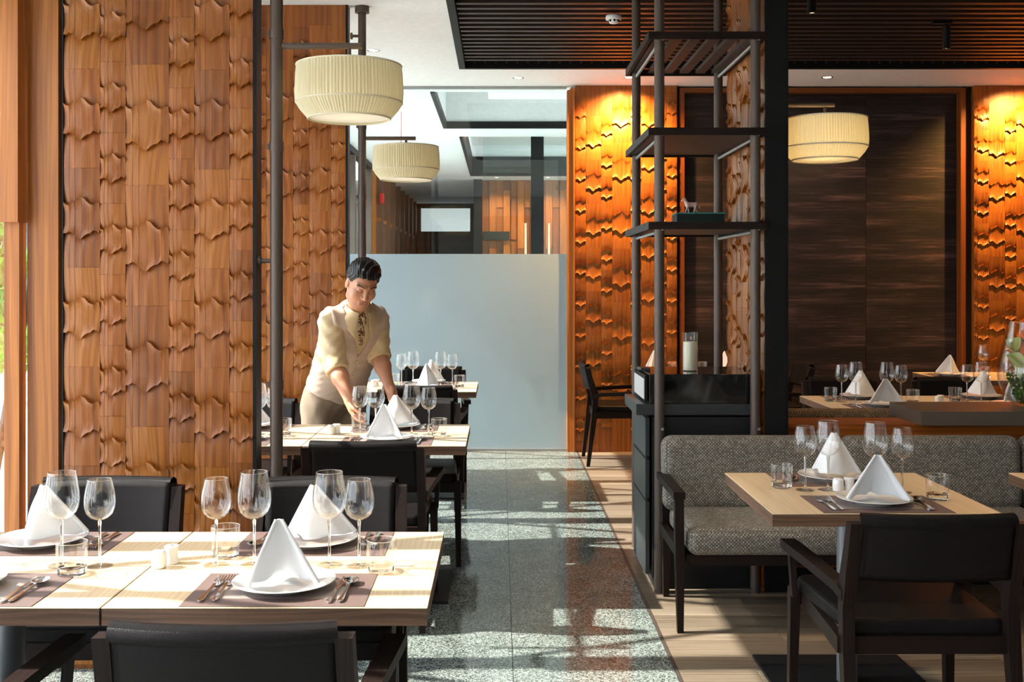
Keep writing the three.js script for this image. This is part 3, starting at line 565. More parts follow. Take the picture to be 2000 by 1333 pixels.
lamp(-0.588, 2.139, 4.2, 0.285, 'cream pleated drum lamp on the pole beside the tall carved pier', 0.06);
lamp(-0.588, 2.139, 6.75, 0.265, 'cream pleated drum lamp hanging in front of the clear glass', 0.06);
lamp(1.633, 2.112, 5.4, 0.277, 'warmly lit pleated drum lamp against the dark wallpaper', 0.28);
function pole(x, d, armY, label) {
  const o = thing('lamp_pole', label, 'pole', [x, 0, -d], 0, 'bronze lamp poles');
  obj('shaft', tube(V(0, 0, 0), V(0, CEIL - 0.01, 0), 0.025, 0.025, 24), M.bronze, o);
  obj('flange', [new THREE.CylinderGeometry(0.045, 0.045, 0.035, 28).translate(0, CEIL - 0.0225, 0), new THREE.CylinderGeometry(0.045, 0.045, 0.02, 28).translate(0, 0.011, 0)], M.bronze, o);
  for (const y of [2.47, 2.03, 1.10, 0.62]) obj('collar', [new THREE.CylinderGeometry(0.0275, 0.0275, 0.038, 24).translate(0, y, 0), box(0.012, 0.02, 0.014, -0.03, y, 0)], M.bronze, o);
  for (const y of [3.035, 1.583, 0.3]) obj('bracket', [tube(V(-0.02, y, 0), V(-0.07, y, 0), 0.009, 0.009, 12), new THREE.CylinderGeometry(0.021, 0.021, 0.012, 20).rotateZ(Math.PI / 2).translate(-0.066, y, 0)], M.bronze, o);
  obj('arm', tube(V(0, armY, 0), V(0.335, armY, 0), 0.0125, 0.0125, 16), M.bronze, o);
}
pole(-0.872, 4.2, 2.423, 'dark bronze floor to ceiling pole beside the tall carved pier');
pole(-0.860, 6.72, 2.395, 'dark bronze floor to ceiling pole behind the waiter');
{
  const o = thing('lamp_bracket', 'bronze bracket arm carrying the lamp before the dark wallpaper', 'lamp arm', [1.385, 2.389, -5.4]);
  obj('tube_arm', tube(V(0.01, 0, 0), V(0.295, 0, 0), 0.0125, 0.0125, 16), M.bronze, o); obj('wall_flange', new THREE.CylinderGeometry(0.04, 0.04, 0.012, 24).rotateZ(Math.PI / 2).translate(0.006, 0, 0), M.bronze, o);
}
// ------------------------------------------------------------------ tables
const TOP = 0.75;
function tableTop(w, dep) { return [muv(rbox(w, 0.003, dep, 0.0012, 0, TOP - 0.0015, 0, 1)), muv(box(w - 0.0015, 0.039, dep - 0.0015, 0, TOP - 0.0225, 0), true)]; }
function table(x0, x1, d0, d1, label, baseX = 0, baseZ = 0) {
  const w = x1 - x0, dep = d1 - d0, t = thing('dining_table', label, 'table', [(x0 + x1) / 2, 0, -(d0 + d1) / 2]), [a, b] = tableTop(w, dep);
  obj('tabletop', a, M.oak, t); obj('edge_band', b, M.edge, t);
  obj('pedestal', [tube(V(baseX, 0.012, baseZ), V(baseX, TOP - 0.042, baseZ), 0.038, 0.038, 24)], M.steelDark, t);
  obj('spider_plate', box(0.4, 0.008, 0.4, baseX, TOP - 0.046, baseZ), M.blackMetal, t);
  obj('base_plate', rbox(0.58, 0.012, 0.56, 0.003, baseX, 0.006, baseZ, 1), M.cabinet, t);
  return t;
}
M.steelDark = std({ color: lin(0.2, 0.21, 0.22), metalness: 0.5, roughness: 0.4 });
table(-0.921, -0.167, 2.484, 3.234, 'oak table top by the aisle, in front of the tall carved pier');
table(-1.675, -0.925, 2.484, 3.234, 'oak table by the window, in front of the wood-grained post');
table(-0.905, -0.155, 4.91, 5.65, 'oak table by the aisle that the waiter is laying');
table(-1.66, -0.909, 4.91, 5.65, 'oak table on the window side of the waiter');
table(-0.91, -0.16, 7.3, 8.04, 'oak table by the aisle in front of the frosted glass');
table(-1.66, -0.914, 7.3, 8.04, 'oak table by the window behind the middle carved pier');
table(0.884, 1.632, 3.486, 4.228, 'oak table in front of the grey tweed sofa', 0.04, -0.16);
table(2.0, 2.75, 3.486, 4.228, 'oak table at the picture edge beside the sofa table');
table(1.965, 2.694, 6.29, 7.05, 'oak table behind the wooden ledge, beside the steel column');
table(2.698, 3.44, 6.29, 7.05, 'oak table behind the glass flower vase');
table(3.40, 4.14, 8.12, 8.86, 'oak table beside the dark wallpaper corner');
table(1.12, 2.0, 8.5, 9.2, 'oak table mostly hidden behind the service cabinet');

// ------------------------------------------------------------------ armchair: faces local +z
const chairProto = (() => {
  const t = new THREE.Group(); t.name = 'dining_armchair';
  const sh = new THREE.Shape(); sh.moveTo(-0.205, -0.225); sh.lineTo(0.205, -0.225); sh.quadraticCurveTo(0.225, -0.225, 0.226, -0.2); sh.lineTo(0.248, 0.215); sh.quadraticCurveTo(0.248, 0.25, 0.21, 0.25); sh.lineTo(-0.21, 0.25); sh.quadraticCurveTo(-0.248, 0.25, -0.248, 0.215); sh.lineTo(-0.226, -0.2); sh.quadraticCurveTo(-0.225, -0.225, -0.205, -0.225);
  const sg = new THREE.ExtrudeGeometry(sh, { depth: 0.02, bevelEnabled: true, bevelThickness: 0.016, bevelSize: 0.014, bevelSegments: 4, curveSegments: 6 }); sg.rotateX(Math.PI / 2).scale(1, 1, 1).translate(0, 0.472, 0);
  const sp = sg.attributes.position; for (let i = 0; i < sp.count; i++) if (sp.getY(i) > 0.46) sp.setY(i, sp.getY(i) + 0.008 * Math.max(0, 1 - (sp.getX(i) ** 2 + sp.getZ(i) ** 2) / 0.06)); sg.computeVertexNormals();
  obj('seat', muv(sg), M.leather, t);
  obj('seat_frame', [box(0.46, 0.05, 0.028, 0, 0.415, -0.245), box(0.51, 0.05, 0.028, 0, 0.415, 0.248), box(0.026, 0.05, 0.5, -0.246, 0.415, 0, 0, 0.06), box(0.026, 0.05, 0.5, 0.246, 0.415, 0, 0, -0.06)].map((g) => muv(g, true)), M.darkWood, t);
  for (const s of [-1, 1]) {
    obj('leg', bar([[s * 0.272, 0, 0.262, 0.013, 0.014], [s * 0.266, 0.44, 0.25, 0.018, 0.021], [s * 0.266, 0.447, 0.25, 0.017, 0.02]]), M.darkWood, t);
    obj('leg', bar([[s * 0.252, 0, -0.305, 0.013, 0.014], [s * 0.247, 0.40, -0.255, 0.018, 0.022], [s * 0.246, 0.53, -0.247, 0.018, 0.022], [s * 0.245, 0.585, -0.25, 0.018, 0.033], [s * 0.245, 0.64, -0.268, 0.018, 0.026], [s * 0.243, 0.72, -0.292, 0.018, 0.024], [s * 0.242, 0.795, -0.312, 0.018, 0.022]]), M.darkWood, t);
    obj('arm_support', bar([[s * 0.282, 0.43, 0.19, 0.010, 0.016], [s * 0.290, 0.60, 0.205, 0.010, 0.014]]), M.darkWood, t);
    // arm: flat rail that flares outwards to the front
    const a = [[-0.262, 0.247, 0.020, 0.572], [-0.2, 0.252, 0.022, 0.588], [0.0, 0.268, 0.025, 0.598], [0.21, 0.288, 0.027, 0.606], [0.245, 0.291, 0.025, 0.607]];
    const pos = [], idx = []; a.forEach(([z, x, h, y]) => pos.push(s * x - h, y - 0.022, z, s * x + h, y - 0.022, z, s * x + h, y + 0.008, z, s * x - h, y + 0.008, z));
    for (let k = 0; k + 1 < a.length; k++) for (let e = 0; e < 4; e++) { const p = k * 4 + e, q = k * 4 + (e + 1) % 4; idx.push(p, q, p + 4, q, q + 4, p + 4); }
    const e = (a.length - 1) * 4; idx.push(0, 2, 1, 0, 3, 2, e, e + 1, e + 2, e, e + 2, e + 3);
    const g = new THREE.BufferGeometry(); g.setAttribute('position', new THREE.Float32BufferAttribute(pos, 3)); g.setIndex(idx); const q = g.toNonIndexed(); q.computeVertexNormals();
    obj('armrest', muv(q), M.darkWood, t);
  }
  // leather back wrapped between the posts, bowed to the rear
  const back = sheet((u, v) => { const x = (u - 0.5) * 0.45, y = 0.625 + v * 0.18, bow = -0.03 * (1 - (2 * u - 1) ** 2), lean = -0.266 - (y - 0.6) * 0.24, crown = 0.004 * Math.sin(Math.PI * u); return V(x, y + (v > 0.98 ? crown : 0), lean + bow + 0.006); }, 20, 10, 0.046);
  obj('backrest', muv(back), M.leather, t);
  const crv = new THREE.CatmullRomCurve3([0, 0.1, 0.25, 0.5, 0.75, 0.9, 1].map((u) => V((u - 0.5) * 0.45, 0.800, -0.3100 - 0.03 * (1 - (2 * u - 1) ** 2))));
  obj('top_roll', muv(new THREE.TubeGeometry(crv, 28, 0.0245, 14)), M.leather, t);
  return t;
})();
const PI = Math.PI;
function chair(x, d, turn, label) { const r = dup(chairProto, [x, 0, -d], turn, label, 'dark leather armchairs'); r.userData.category = 'chair'; return r; }
// turn 0: faces the camera side (+z); turn PI: back towards us. Second number: centre distance
chair(-0.5525, 2.47, PI, 'dark leather armchair with its back to us, cut by the lower picture edge');
chair(-1.36, 2.47, PI, 'dark armchair of which only a wooden arm shows at the lower picture corner');
chair(-1.357, 3.42, 0, 'dark leather armchair under the wood-grained post, behind a napkin');
chair(-0.583, 3.42, 0, 'dark leather armchair facing us across the table beside the tall carved pier');
chair(-0.582, 4.9, PI, 'dark leather armchair with its back to us at the table being laid');
chair(-1.335, 4.9, PI, 'dark leather armchair hidden behind the tall carved pier');
chair(-0.488, 5.92, 0, 'dark leather armchair facing us beside the waiter, by the aisle');
chair(-1.405, 5.92, 0, 'dark leather armchair on the window side of the waiter');
chair(-0.535, 7.32, PI, 'dark leather armchair with its back to us at the table by the frosted glass');
chair(-0.53, 8.24, 0, 'dark leather armchair standing against the frosted glass');
chair(1.285, 3.47, PI, 'dark leather armchair with its back to us at the sofa table');
chair(2.40, 7.3, 0, 'dark leather armchair behind the ledge, against the dark wallpaper');
chair(3.17, 7.3, 0, 'dark leather armchair behind the ledge, beside the glass vase');
chair(1.02, 8.95, PI / 2, 'dark armchair in profile before the glowing carved panel');
chair(2.22, 8.95, -PI / 2, 'dark armchair in profile beside the steel column, before the wallpaper');

// ------------------------------------------------------------------ sofa, ledge, bench
function cushion(w, h, dep, r) { const g = rbox(w, h, dep, r, 0, 0, 0, 5), p = g.attributes.position; for (let i = 0; i < p.count; i++) { const fx = 1 - Math.min(1, (2 * p.getX(i) / w) ** 4), fz = 1 - Math.min(1, (2 * p.getZ(i) / dep) ** 4); p.setY(i, p.getY(i) + Math.sign(p.getY(i)) * 0.006 * fx * fz); } return muv(g); }
{
  const s = thing('bench_sofa', 'long grey tweed bench sofa with dark wooden arm beside the aisle', 'sofa', [0, 0, 0]);
  const bg = cushion(0.838, 0.345, 0.13, 0.05), sg = cushion(0.83, 0.12, 0.56, 0.045);
  for (let k = 0; k < 3; k++) { const b = part('back_cushion', bg, M.weave, s, 0.762 + 0.42 + k * 0.845, 0.60, -5.07); b.rotation.x = -0.08; }
  const sg0 = cushion(1.66, 0.12, 0.56, 0.045), sg1 = cushion(0.86, 0.12, 0.56, 0.045);
  part('seat_cushion', sg0, M.weave, s, 0.80 + 0.83, 0.392, -4.84); part('seat_cushion', sg1, M.weave, s, 2.475 + 0.43, 0.392, -4.84);
  obj('seat_rail', [muv(span(0.80, 3.35, 0.285, 0.333, 4.60, 4.64), true), muv(span(0.80, 3.35, 0.285, 0.333, 5.08, 5.12), true), muv(span(0.79, 0.825, 0.285, 0.333, 4.64, 5.08), true)], M.darkWood, s);
  obj('back_panel', muv(span(0.82, 3.35, 0.33, 0.70, 5.152, 5.168)), M.darkWood, s);
  obj('leg', bar([[0.772, 0, -4.60, 0.013, 0.014], [0.768, 0.32, -4.60, 0.019, 0.024], [0.766, 0.575, -4.60, 0.019, 0.02]]), M.darkWood, s);
  obj('leg', bar([[0.793, 0, -5.13, 0.013, 0.014], [0.790, 0.32, -5.10, 0.019, 0.024], [0.775, 0.575, -5.06, 0.018, 0.02]]), M.darkWood, s);
  for (const x of [2.0, 3.3]) { obj('leg', bar([[x, 0, -4.62, 0.014, 0.014], [x, 0.29, -4.62, 0.02, 0.02]]), M.darkWood, s); obj('leg', bar([[x, 0, -5.1, 0.014, 0.014], [x, 0.29, -5.1, 0.02, 0.02]]), M.darkWood, s); }
  obj('armrest', [muv(box(0.05, 0.03, 0.50, 0.766, 0.588, -4.83, 0, 0.0), true)], M.darkWood, s);
  obj('side_rail', [muv(box(0.03, 0.05, 0.48, 0.775, 0.335, -4.85), true)], M.darkWood, s);
  const l = thing('booth_divider', 'orange brown wooden back of the booth behind the tweed sofa', 'divider', [0, 0, 0]);
  obj('panel', muv(span(1.40, 5.9, 0, 0.792, 5.34, 5.6), true), M.orangeWood, l); obj('plinth', span(1.40, 5.9, 0.0, 0.08, 5.325, 5.34), M.blackMetal, l);
  tag(obj('ledge', muv(span(2.07, 5.9, 0.793, 0.862, 5.28, 5.71)), M.ledgeStone = std({ map: T.plaster, color: lin(0.15, 0.112, 0.085), roughness: 0.42 })), 'thick brown ledge holding the glass vase behind the sofa', 'ledge');
  const b = thing('booth_bench', 'tan woven bench back peeping over the booth divider', 'bench', [0, 0, 0]);
  const tg = cushion(0.84, 0.36, 0.12, 0.05);
  for (let k = 0; k < 4; k++) part('back_cushion', tg, M.weaveTan, b, 1.43 + 0.42 + k * 0.85, 0.635, -5.785);
  obj('seat_cushion', [cushion(3.4, 0.12, 0.45, 0.045).translate(3.12, 0.395, -6.06)], M.weaveTan, b);
  obj('bench_base', muv(span(1.42, 4.82, 0.0, 0.333, 5.73, 6.24), true), M.darkWood, b);
}
// ------------------------------------------------------------------ open shelving
{
  const s = thing('open_shelving', 'tall open shelving of four bronze poles and three dark boards', 'shelving', [0, 0, 0]);
  const px = [0.772, 1.236], pd = [5.2, 6.08];
  for (const x of px) for (const d of pd) { const p = obj('pole', [tube(V(x, 0.01, -d), V(x, CEIL + 0.02, -d), 0.0245, 0.0245, 24), new THREE.CylinderGeometry(0.027, 0.027, 0.014, 20).translate(x, 0.007, -d)], M.bronze, s);
    for (const y of [2.68, 2.22, 1.765, 0.80]) obj('bolt', new THREE.CylinderGeometry(0.007, 0.008, 0.006, 12).rotateX(PI / 2).translate(x + 0.012, y - 0.01, -d + 0.024), M.steel, p); }
  for (const [k, y] of [[0, 2.70], [1, 2.238], [2, 1.785]]) {
    const b = new THREE.Group(); b.name = 'shelf_board'; s.add(b);
    obj('board_frame', [span(0.715, 1.285, y - 0.032, y + 0.004, 5.165, 5.175), span(0.715, 1.285, y - 0.032, y + 0.004, 6.095, 6.11), span(0.715, 0.735, y - 0.032, y + 0.004, 5.17, 6.1), span(1.265, 1.285, y - 0.032, y + 0.004, 5.17, 6.1)].map((g) => muv(g, true)), M.darkWood, b);
    if (k) obj('board', muv(span(0.735, 1.265, y - 0.02, y, 5.175, 6.095), true), M.shelfWood ??= std({ map: T.dark, color: lin(1.1, 0.95, 0.95), roughness: 0.45 }), b);
    else for (let i = 0; i < 6; i++) obj('slat', muv(box(0.05, 0.02, 0.92, 0.775 + i * 0.09, y - 0.01, -5.635)), M.shelfWood ??= std({ map: T.dark, color: lin(1.1, 0.95, 0.95), roughness: 0.45 }), b);
    for (const x of px) obj('support_rod', tube(V(x, y - 0.042, -5.19), V(x, y - 0.042, -6.08), 0.009, 0.009, 12), M.steel, b);
  }
  // things on the shelves
  const bx = thing('glass_box', 'teal glass edged display box on the lowest open shelf', 'box', [1.055, 1.785, -5.72]);
  obj('base', box(0.25, 0.012, 0.16, 0, 0.006, 0), M.tealEdge, bx); obj('wall', [box(0.25, 0.06, 0.005, 0, 0.042, 0.0775), box(0.25, 0.06, 0.005, 0, 0.042, -0.0775), box(0.005, 0.06, 0.15, 0.1225, 0.042, 0), box(0.005, 0.06, 0.15, -0.1225, 0.042, 0)], M.teal, bx);
  obj('rim', [box(0.254, 0.006, 0.007, 0, 0.075, 0.0775), box(0.254, 0.006, 0.007, 0, 0.075, -0.0775), box(0.007, 0.006, 0.155, 0.1235, 0.075, 0), box(0.007, 0.006, 0.155, -0.1235, 0.075, 0)], M.tealEdge, bx); obj('lid', box(0.24, 0.004, 0.148, 0, 0.076, 0), M.black, bx);
  const fg = thing('figurine', 'small pale rose horse figurine on the teal glass box', 'figurine', [1.02, 1.863, -5.72]);
  const hs = nets((x, y, z) => { const p = [x, y, z]; let d = cap(p, [-0.02, 0.045, 0], [0.022, 0.047, 0], 0.014, 0.013); d = smin(d, cap(p, [-0.022, 0.05, 0], [-0.038, 0.075, 0], 0.01, 0.007), 0.01); d = smin(d, cap(p, [-0.036, 0.076, 0], [-0.052, 0.066, 0], 0.007, 0.004), 0.006);
    for (const [a, b, c] of [[-0.02, -0.034, 0.008], [-0.018, -0.012, -0.008], [0.02, 0.012, 0.008], [0.022, 0.03, -0.008]]) d = smin(d, cap(p, [a, 0.04, c], [b, 0.003, c], 0.006, 0.0035), 0.006);
    return smin(d, cap(p, [0.03, 0.052, 0], [0.045, 0.03, 0], 0.005, 0.003), 0.006); }, [-0.065, -0.004, -0.025], [0.06, 0.095, 0.025], 0.003);
  obj('horse', hs, std({ color: lin(0.62, 0.42, 0.36), roughness: 0.4 }), fg); obj('stand', rbox(0.09, 0.004, 0.035, 0.001, 0, 0.002, 0, 1), M.bronze, fg);
}
{ // service cabinet
  const c = thing('service_cabinet', 'black service cabinet with drawers and polished stone top under the shelving', 'cabinet', [0.99, 0, -5.48]);
  const X = -0.27, D = 0.235;                                        // half sizes: local x towards the sofa side, local z towards us
  obj('carcass', [box(0.51, 0.78, 2 * D, 0.01, 0.45, 0), box(0.49, 0.06, 2 * D - 0.03, 0.01, 0.03, 0)], M.cabinet, c);
  obj('worktop', [muv(rbox(0.53, 0.144, 2 * D, 0.003, 0.005, 0.977, 0, 1))], M.marble, c);
  obj('tray_board', rbox(0.60, 0.055, 2 * D + 0.01, 0.003, -0.025, 0.8765, 0, 1), M.cabinetEdge, c);
  for (const [y0, y1] of [[0.645, 0.835], [0.44, 0.63], [0.07, 0.425]]) { const d = obj('drawer', rbox(0.022, y1 - y0, 2 * D - 0.02, 0.003, X + 0.002, (y0 + y1) / 2, 0, 1), M.cabinetEdge, c); obj('finger_groove', box(0.012, 0.012, 2 * D - 0.02, X + 0.002, y1 + 0.007, 0), M.black, d); }
  const w = obj('notice_frame', box(0.012, 0.128, 2 * D - 0.06, X - 0.002, 0.975, 0), M.blackMetal, c); obj('white_panel', box(0.004, 0.10, 2 * D - 0.10, X - 0.009, 0.972, 0), M.whitePlastic, w);
  obj('latch', [rbox(0.05, 0.014, 0.10, 0.004, X + 0.02, 1.056, -0.02, 1)], M.cabinetEdge, c);
  const k = thing('candle_vase', 'ivory pillar candle in a straight glass cylinder on the cabinet', 'candle', [0.963, 1.049, -5.44]);
  obj('wax', lathe([[0, 0.004], [0.034, 0.004], [0.034, 0.146], [0.028, 0.149], [0, 0.143]], 28), M.wax, k);
  obj('wick', tube(V(0, 0.142, 0), V(0.004, 0.16, 0), 0.0012, 0.001, 6), M.black, k);
  obj('flame_tip', lathe([[0, 0.155], [0.004, 0.163], [0.0025, 0.172], [0, 0.178]], 10).translate(0.004, 0, 0), std({ color: lin(0.85, 0.5, 0.25), roughness: 0.5 }), k);
  obj('cylinder', lathe([[0, 0.001], [0.037, 0.001], [0.038, 0.004], [0.038, 0.195]], 32), M.glassThin, k);
}
// ------------------------------------------------------------------ tableware, built once and copied
function kit(name, build) { const g = new THREE.Group(); g.name = name; build(g); return g; }
function wine(scale, bowl, name) {
  return kit(name, (g) => {
    obj('bowl', [lathe(bowl, 40), lathe(bowl.slice(1).map(([r, y], k) => [Math.max(0.001, r - 0.0014), y + (k < 2 ? 0.0015 : k < 4 ? 0.0008 : 0)]), 40)], M.glassThin, g);
    obj('rim', new THREE.TorusGeometry(bowl.at(-1)[0], 0.0007, 6, 48).rotateX(PI / 2).translate(0, bowl.at(-1)[1], 0), M.glassSolid, g);
    const b0 = bowl[0][1];
    obj('stem', lathe([[0, 0.0045], [0.006, 0.0045], [0.0042, 0.012], [0.0034, 0.04], [0.0034, b0 - 0.02], [0.0055, b0 - 0.003], [0, b0 + 0.002]], 16), M.glassSolid, g);
    obj('foot', lathe([[0, 0.0], [0.034 * scale, 0.0], [0.0348 * scale, 0.001], [0.034 * scale, 0.0018], [0.016, 0.0034], [0.004, 0.006], [0, 0.006]], 40), M.glassThin, g);
  });
}
const kitBig = wine(1.05, [[0.001, 0.122], [0.010, 0.1235], [0.024, 0.130], [0.036, 0.142], [0.0425, 0.158], [0.0445, 0.175], [0.0435, 0.195], [0.0405, 0.215], [0.0372, 0.235], [0.0352, 0.248]], 'wine_glass');
const kitSmall = wine(0.98, [[0.001, 0.122], [0.010, 0.1235], [0.022, 0.129], [0.033, 0.140], [0.0385, 0.155], [0.0400, 0.170], [0.0390, 0.188], [0.0360, 0.205], [0.0325, 0.221], [0.0305, 0.230]], 'wine_glass');
const kitTumbler = kit('tumbler', (g) => {
  obj('glass_wall', lathe([[0.037, 0.016], [0.0382, 0.03], [0.0395, 0.084]], 36), M.glassThin, g);
  obj('inner_wall', lathe([[0.0335, 0.018], [0.035, 0.03], [0.0375, 0.084], [0.0395, 0.0848]], 36), M.glassThin, g);
  obj('rim', new THREE.TorusGeometry(0.0385, 0.0011, 6, 40).rotateX(PI / 2).translate(0, 0.0845, 0), M.glassSolid, g);
  const fl = new THREE.LatheGeometry([[0, 0.0], [0.032, 0.0], [0.0355, 0.003], [0.037, 0.02], [0.033, 0.021], [0, 0.0145]].map(([a, b]) => new THREE.Vector2(a, b)), 14).toNonIndexed(); fl.computeVertexNormals();
  obj('thick_base', fl, M.glassSolid, g);
});
const kitPlate = kit('plate', (g) => {
  obj('dish', lathe([[0, 0.0], [0.07, 0.0], [0.075, 0.003], [0.09, 0.011], [0.124, 0.0205], [0.1255, 0.022], [0.124, 0.0232], [0.09, 0.0145], [0.078, 0.0085], [0, 0.0075]], 64), M.porcelain, g);
});
function napkinGeo(w, h, lean, s) { // cloth folded to a standing pyramid: ridge towards -z, open towards +z
  const fn = (u, v) => {
    const t = 2 * u - 1, a = Math.abs(t), r = v;                       // v 0 at the tip
    const bx = w * Math.sign(t) * a, bz = -0.066 + 0.130 * Math.pow(a + 0.02, 1.05);
    const bulge = 0.009 * Math.sin(Math.PI * r) * Math.sin(Math.PI * Math.min(1, a * 1.3)) + 0.004 * Math.sin(9 * a + s) * r * r;
    const top = V(lean, h, 0.012), base = V(bx, 0.002 + 0.006 * Math.sin(5 * a + s) ** 2 * r, bz);
    const p = top.clone().lerp(base, Math.pow(r, 0.95)); p.x += Math.sign(t) * bulge * 0.8; p.z -= bulge; p.x += t * 0.007 * (1 - r) ; return p;
  };
  return sheet(fn, 28, 16, 0.0045);
}
function napkinFold(w, h, lean) { // rolled hem along both open edges
  const out = [];
  for (const s of [-1, 1]) { let prev = null; for (let k = 0; k <= 8; k++) { const v = k / 8, p = V(lean + (s * w - lean) * Math.pow(v, 0.95) + s * 0.007 * (1 - v), h + (0.004 - h) * Math.pow(v, 0.95), 0.012 + 0.051 * Math.pow(v, 0.95) + 0.003); if (prev) out.push(tube(prev, p, 0.004 + 0.0035 * (k - 1) / 8, 0.004 + 0.0035 * k / 8, 8)); prev = p; } }
  return out;
}
const kitNapkins = [[0.082, 0.15, -0.012, 0], [0.1, 0.144, 0.008, 2], [0.086, 0.154, -0.004, 4]].map(([w, h, l, s]) => kit('napkin', (g) => { obj('fold', napkinGeo(w, h, l, s), M.napkin, g); obj('hem', napkinFold(w, h, l), M.napkin, g); }));
// cutlery lies along z, handle towards +z (the diner)
const flat = (shape, t, bend) => { const g = new THREE.ExtrudeGeometry(shape, { depth: t, bevelEnabled: true, bevelThickness: 0.0006, bevelSize: 0.0006, bevelSegments: 2, curveSegments: 8, steps: 1 }); g.rotateX(PI / 2); const p = g.attributes.position; for (let i = 0; i < p.count; i++) p.setY(i, p.getY(i) + bend(p.getZ(i)) + t); g.computeVertexNormals(); return g; };
const handle = () => { const s = new THREE.Shape(); s.moveTo(-0.0028, -0.03); s.lineTo(0.0028, -0.03); s.lineTo(0.0032, 0.03); s.lineTo(0.0062, 0.075); s.quadraticCurveTo(0.0075, 0.098, 0, 0.1); s.quadraticCurveTo(-0.0075, 0.098, -0.0062, 0.075); s.lineTo(-0.0032, 0.03); s.closePath(); return s; };
const bendH = (z) => 0.003 + 0.005 * Math.exp(-((z + 0.02) ** 2) / 0.0012);
const kitFork = kit('fork', (g) => {
  obj('handle', flat(handle(), 0.0022, bendH), M.chrome, g);
  const s = new THREE.Shape(); s.moveTo(-0.0028, -0.028); s.lineTo(0.0028, -0.028); s.quadraticCurveTo(0.012, -0.04, 0.0115, -0.062); s.lineTo(-0.0115, -0.062); s.quadraticCurveTo(-0.012, -0.04, -0.0028, -0.028);
  const head = [flat(s, 0.0018, (z) => 0.004 + 0.004 * Math.sin((z + 0.03) * 30))];
  for (let k = 0; k < 4; k++) { const t = new THREE.Shape(), x = -0.0098 + k * 0.00653; t.moveTo(x - 0.0016, -0.06); t.lineTo(x + 0.0016, -0.06); t.lineTo(x + 0.0009, -0.1); t.lineTo(x - 0.0009, -0.1); t.closePath(); head.push(flat(t, 0.0016, (z) => 0.0045 - (z + 0.06) * 0.09)); }
  obj('tines', head, M.chrome, g);
});
const kitSpoon = kit('spoon', (g) => {
  obj('handle', flat(handle(), 0.0022, bendH), M.chrome, g);
  const b = sheet((u, v) => { const r = v, a = u * PI * 2, x = 0.0205 * r * Math.cos(a), z = 0.029 * r * Math.sin(a); return V(x, 0.003 + 0.0085 * r * r, -0.055 + z); }, 28, 6, 0.0015); obj('bowl', b, M.chrome, g);
});
const kitKnife = kit('knife', (g) => {
  const h = handle(); obj('handle', flat(h, 0.004, () => 0.001), M.chrome, g);
  const s = new THREE.Shape(); s.moveTo(-0.004, -0.025); s.lineTo(0.005, -0.025); s.lineTo(0.0085, -0.05); s.quadraticCurveTo(0.0095, -0.1, -0.003, -0.125); s.lineTo(-0.004, -0.025); obj('blade', flat(s, 0.0012, () => 0.0018), M.chrome, g);
});
const kitMat = kit('placemat', (g) => { obj('border', rbox(0.43, 0.002, 0.28, 0.0008, 0, 0.001, 0, 1), M.mat, g); obj('woven_centre', muv(box(0.30, 0.0006, 0.165, 0, 0.0022, 0)), M.matInner, g); });
const kitShaker = [kit('salt_shaker', (g) => { obj('pot', lathe([[0, 0], [0.017, 0], [0.0195, 0.004], [0.0205, 0.022], [0.0195, 0.038], [0.016, 0.0455], [0.008, 0.048], [0, 0.0485]], 28), M.porcelain, g); obj('hole', [0, 1, 2].map((k) => new THREE.CylinderGeometry(0.0012, 0.0012, 0.001, 8).translate(0.004 * Math.cos(k * 2.1), 0.0484, 0.004 * Math.sin(k * 2.1))), M.black, g); }),
  kit('pepper_shaker', (g) => { obj('pot', lathe([[0, 0], [0.018, 0], [0.020, 0.003], [0.0165, 0.018], [0.0165, 0.03], [0.0195, 0.044], [0.0185, 0.048], [0, 0.0475]], 28), M.porcelain, g); obj('hole', [0, 1, 2, 3].map((k) => new THREE.CylinderGeometry(0.0012, 0.0012, 0.001, 8).translate(0.004 * Math.cos(k * 1.57), 0.0478, 0.004 * Math.sin(k * 1.57))), M.black, g); })];

let settingNo = 0;
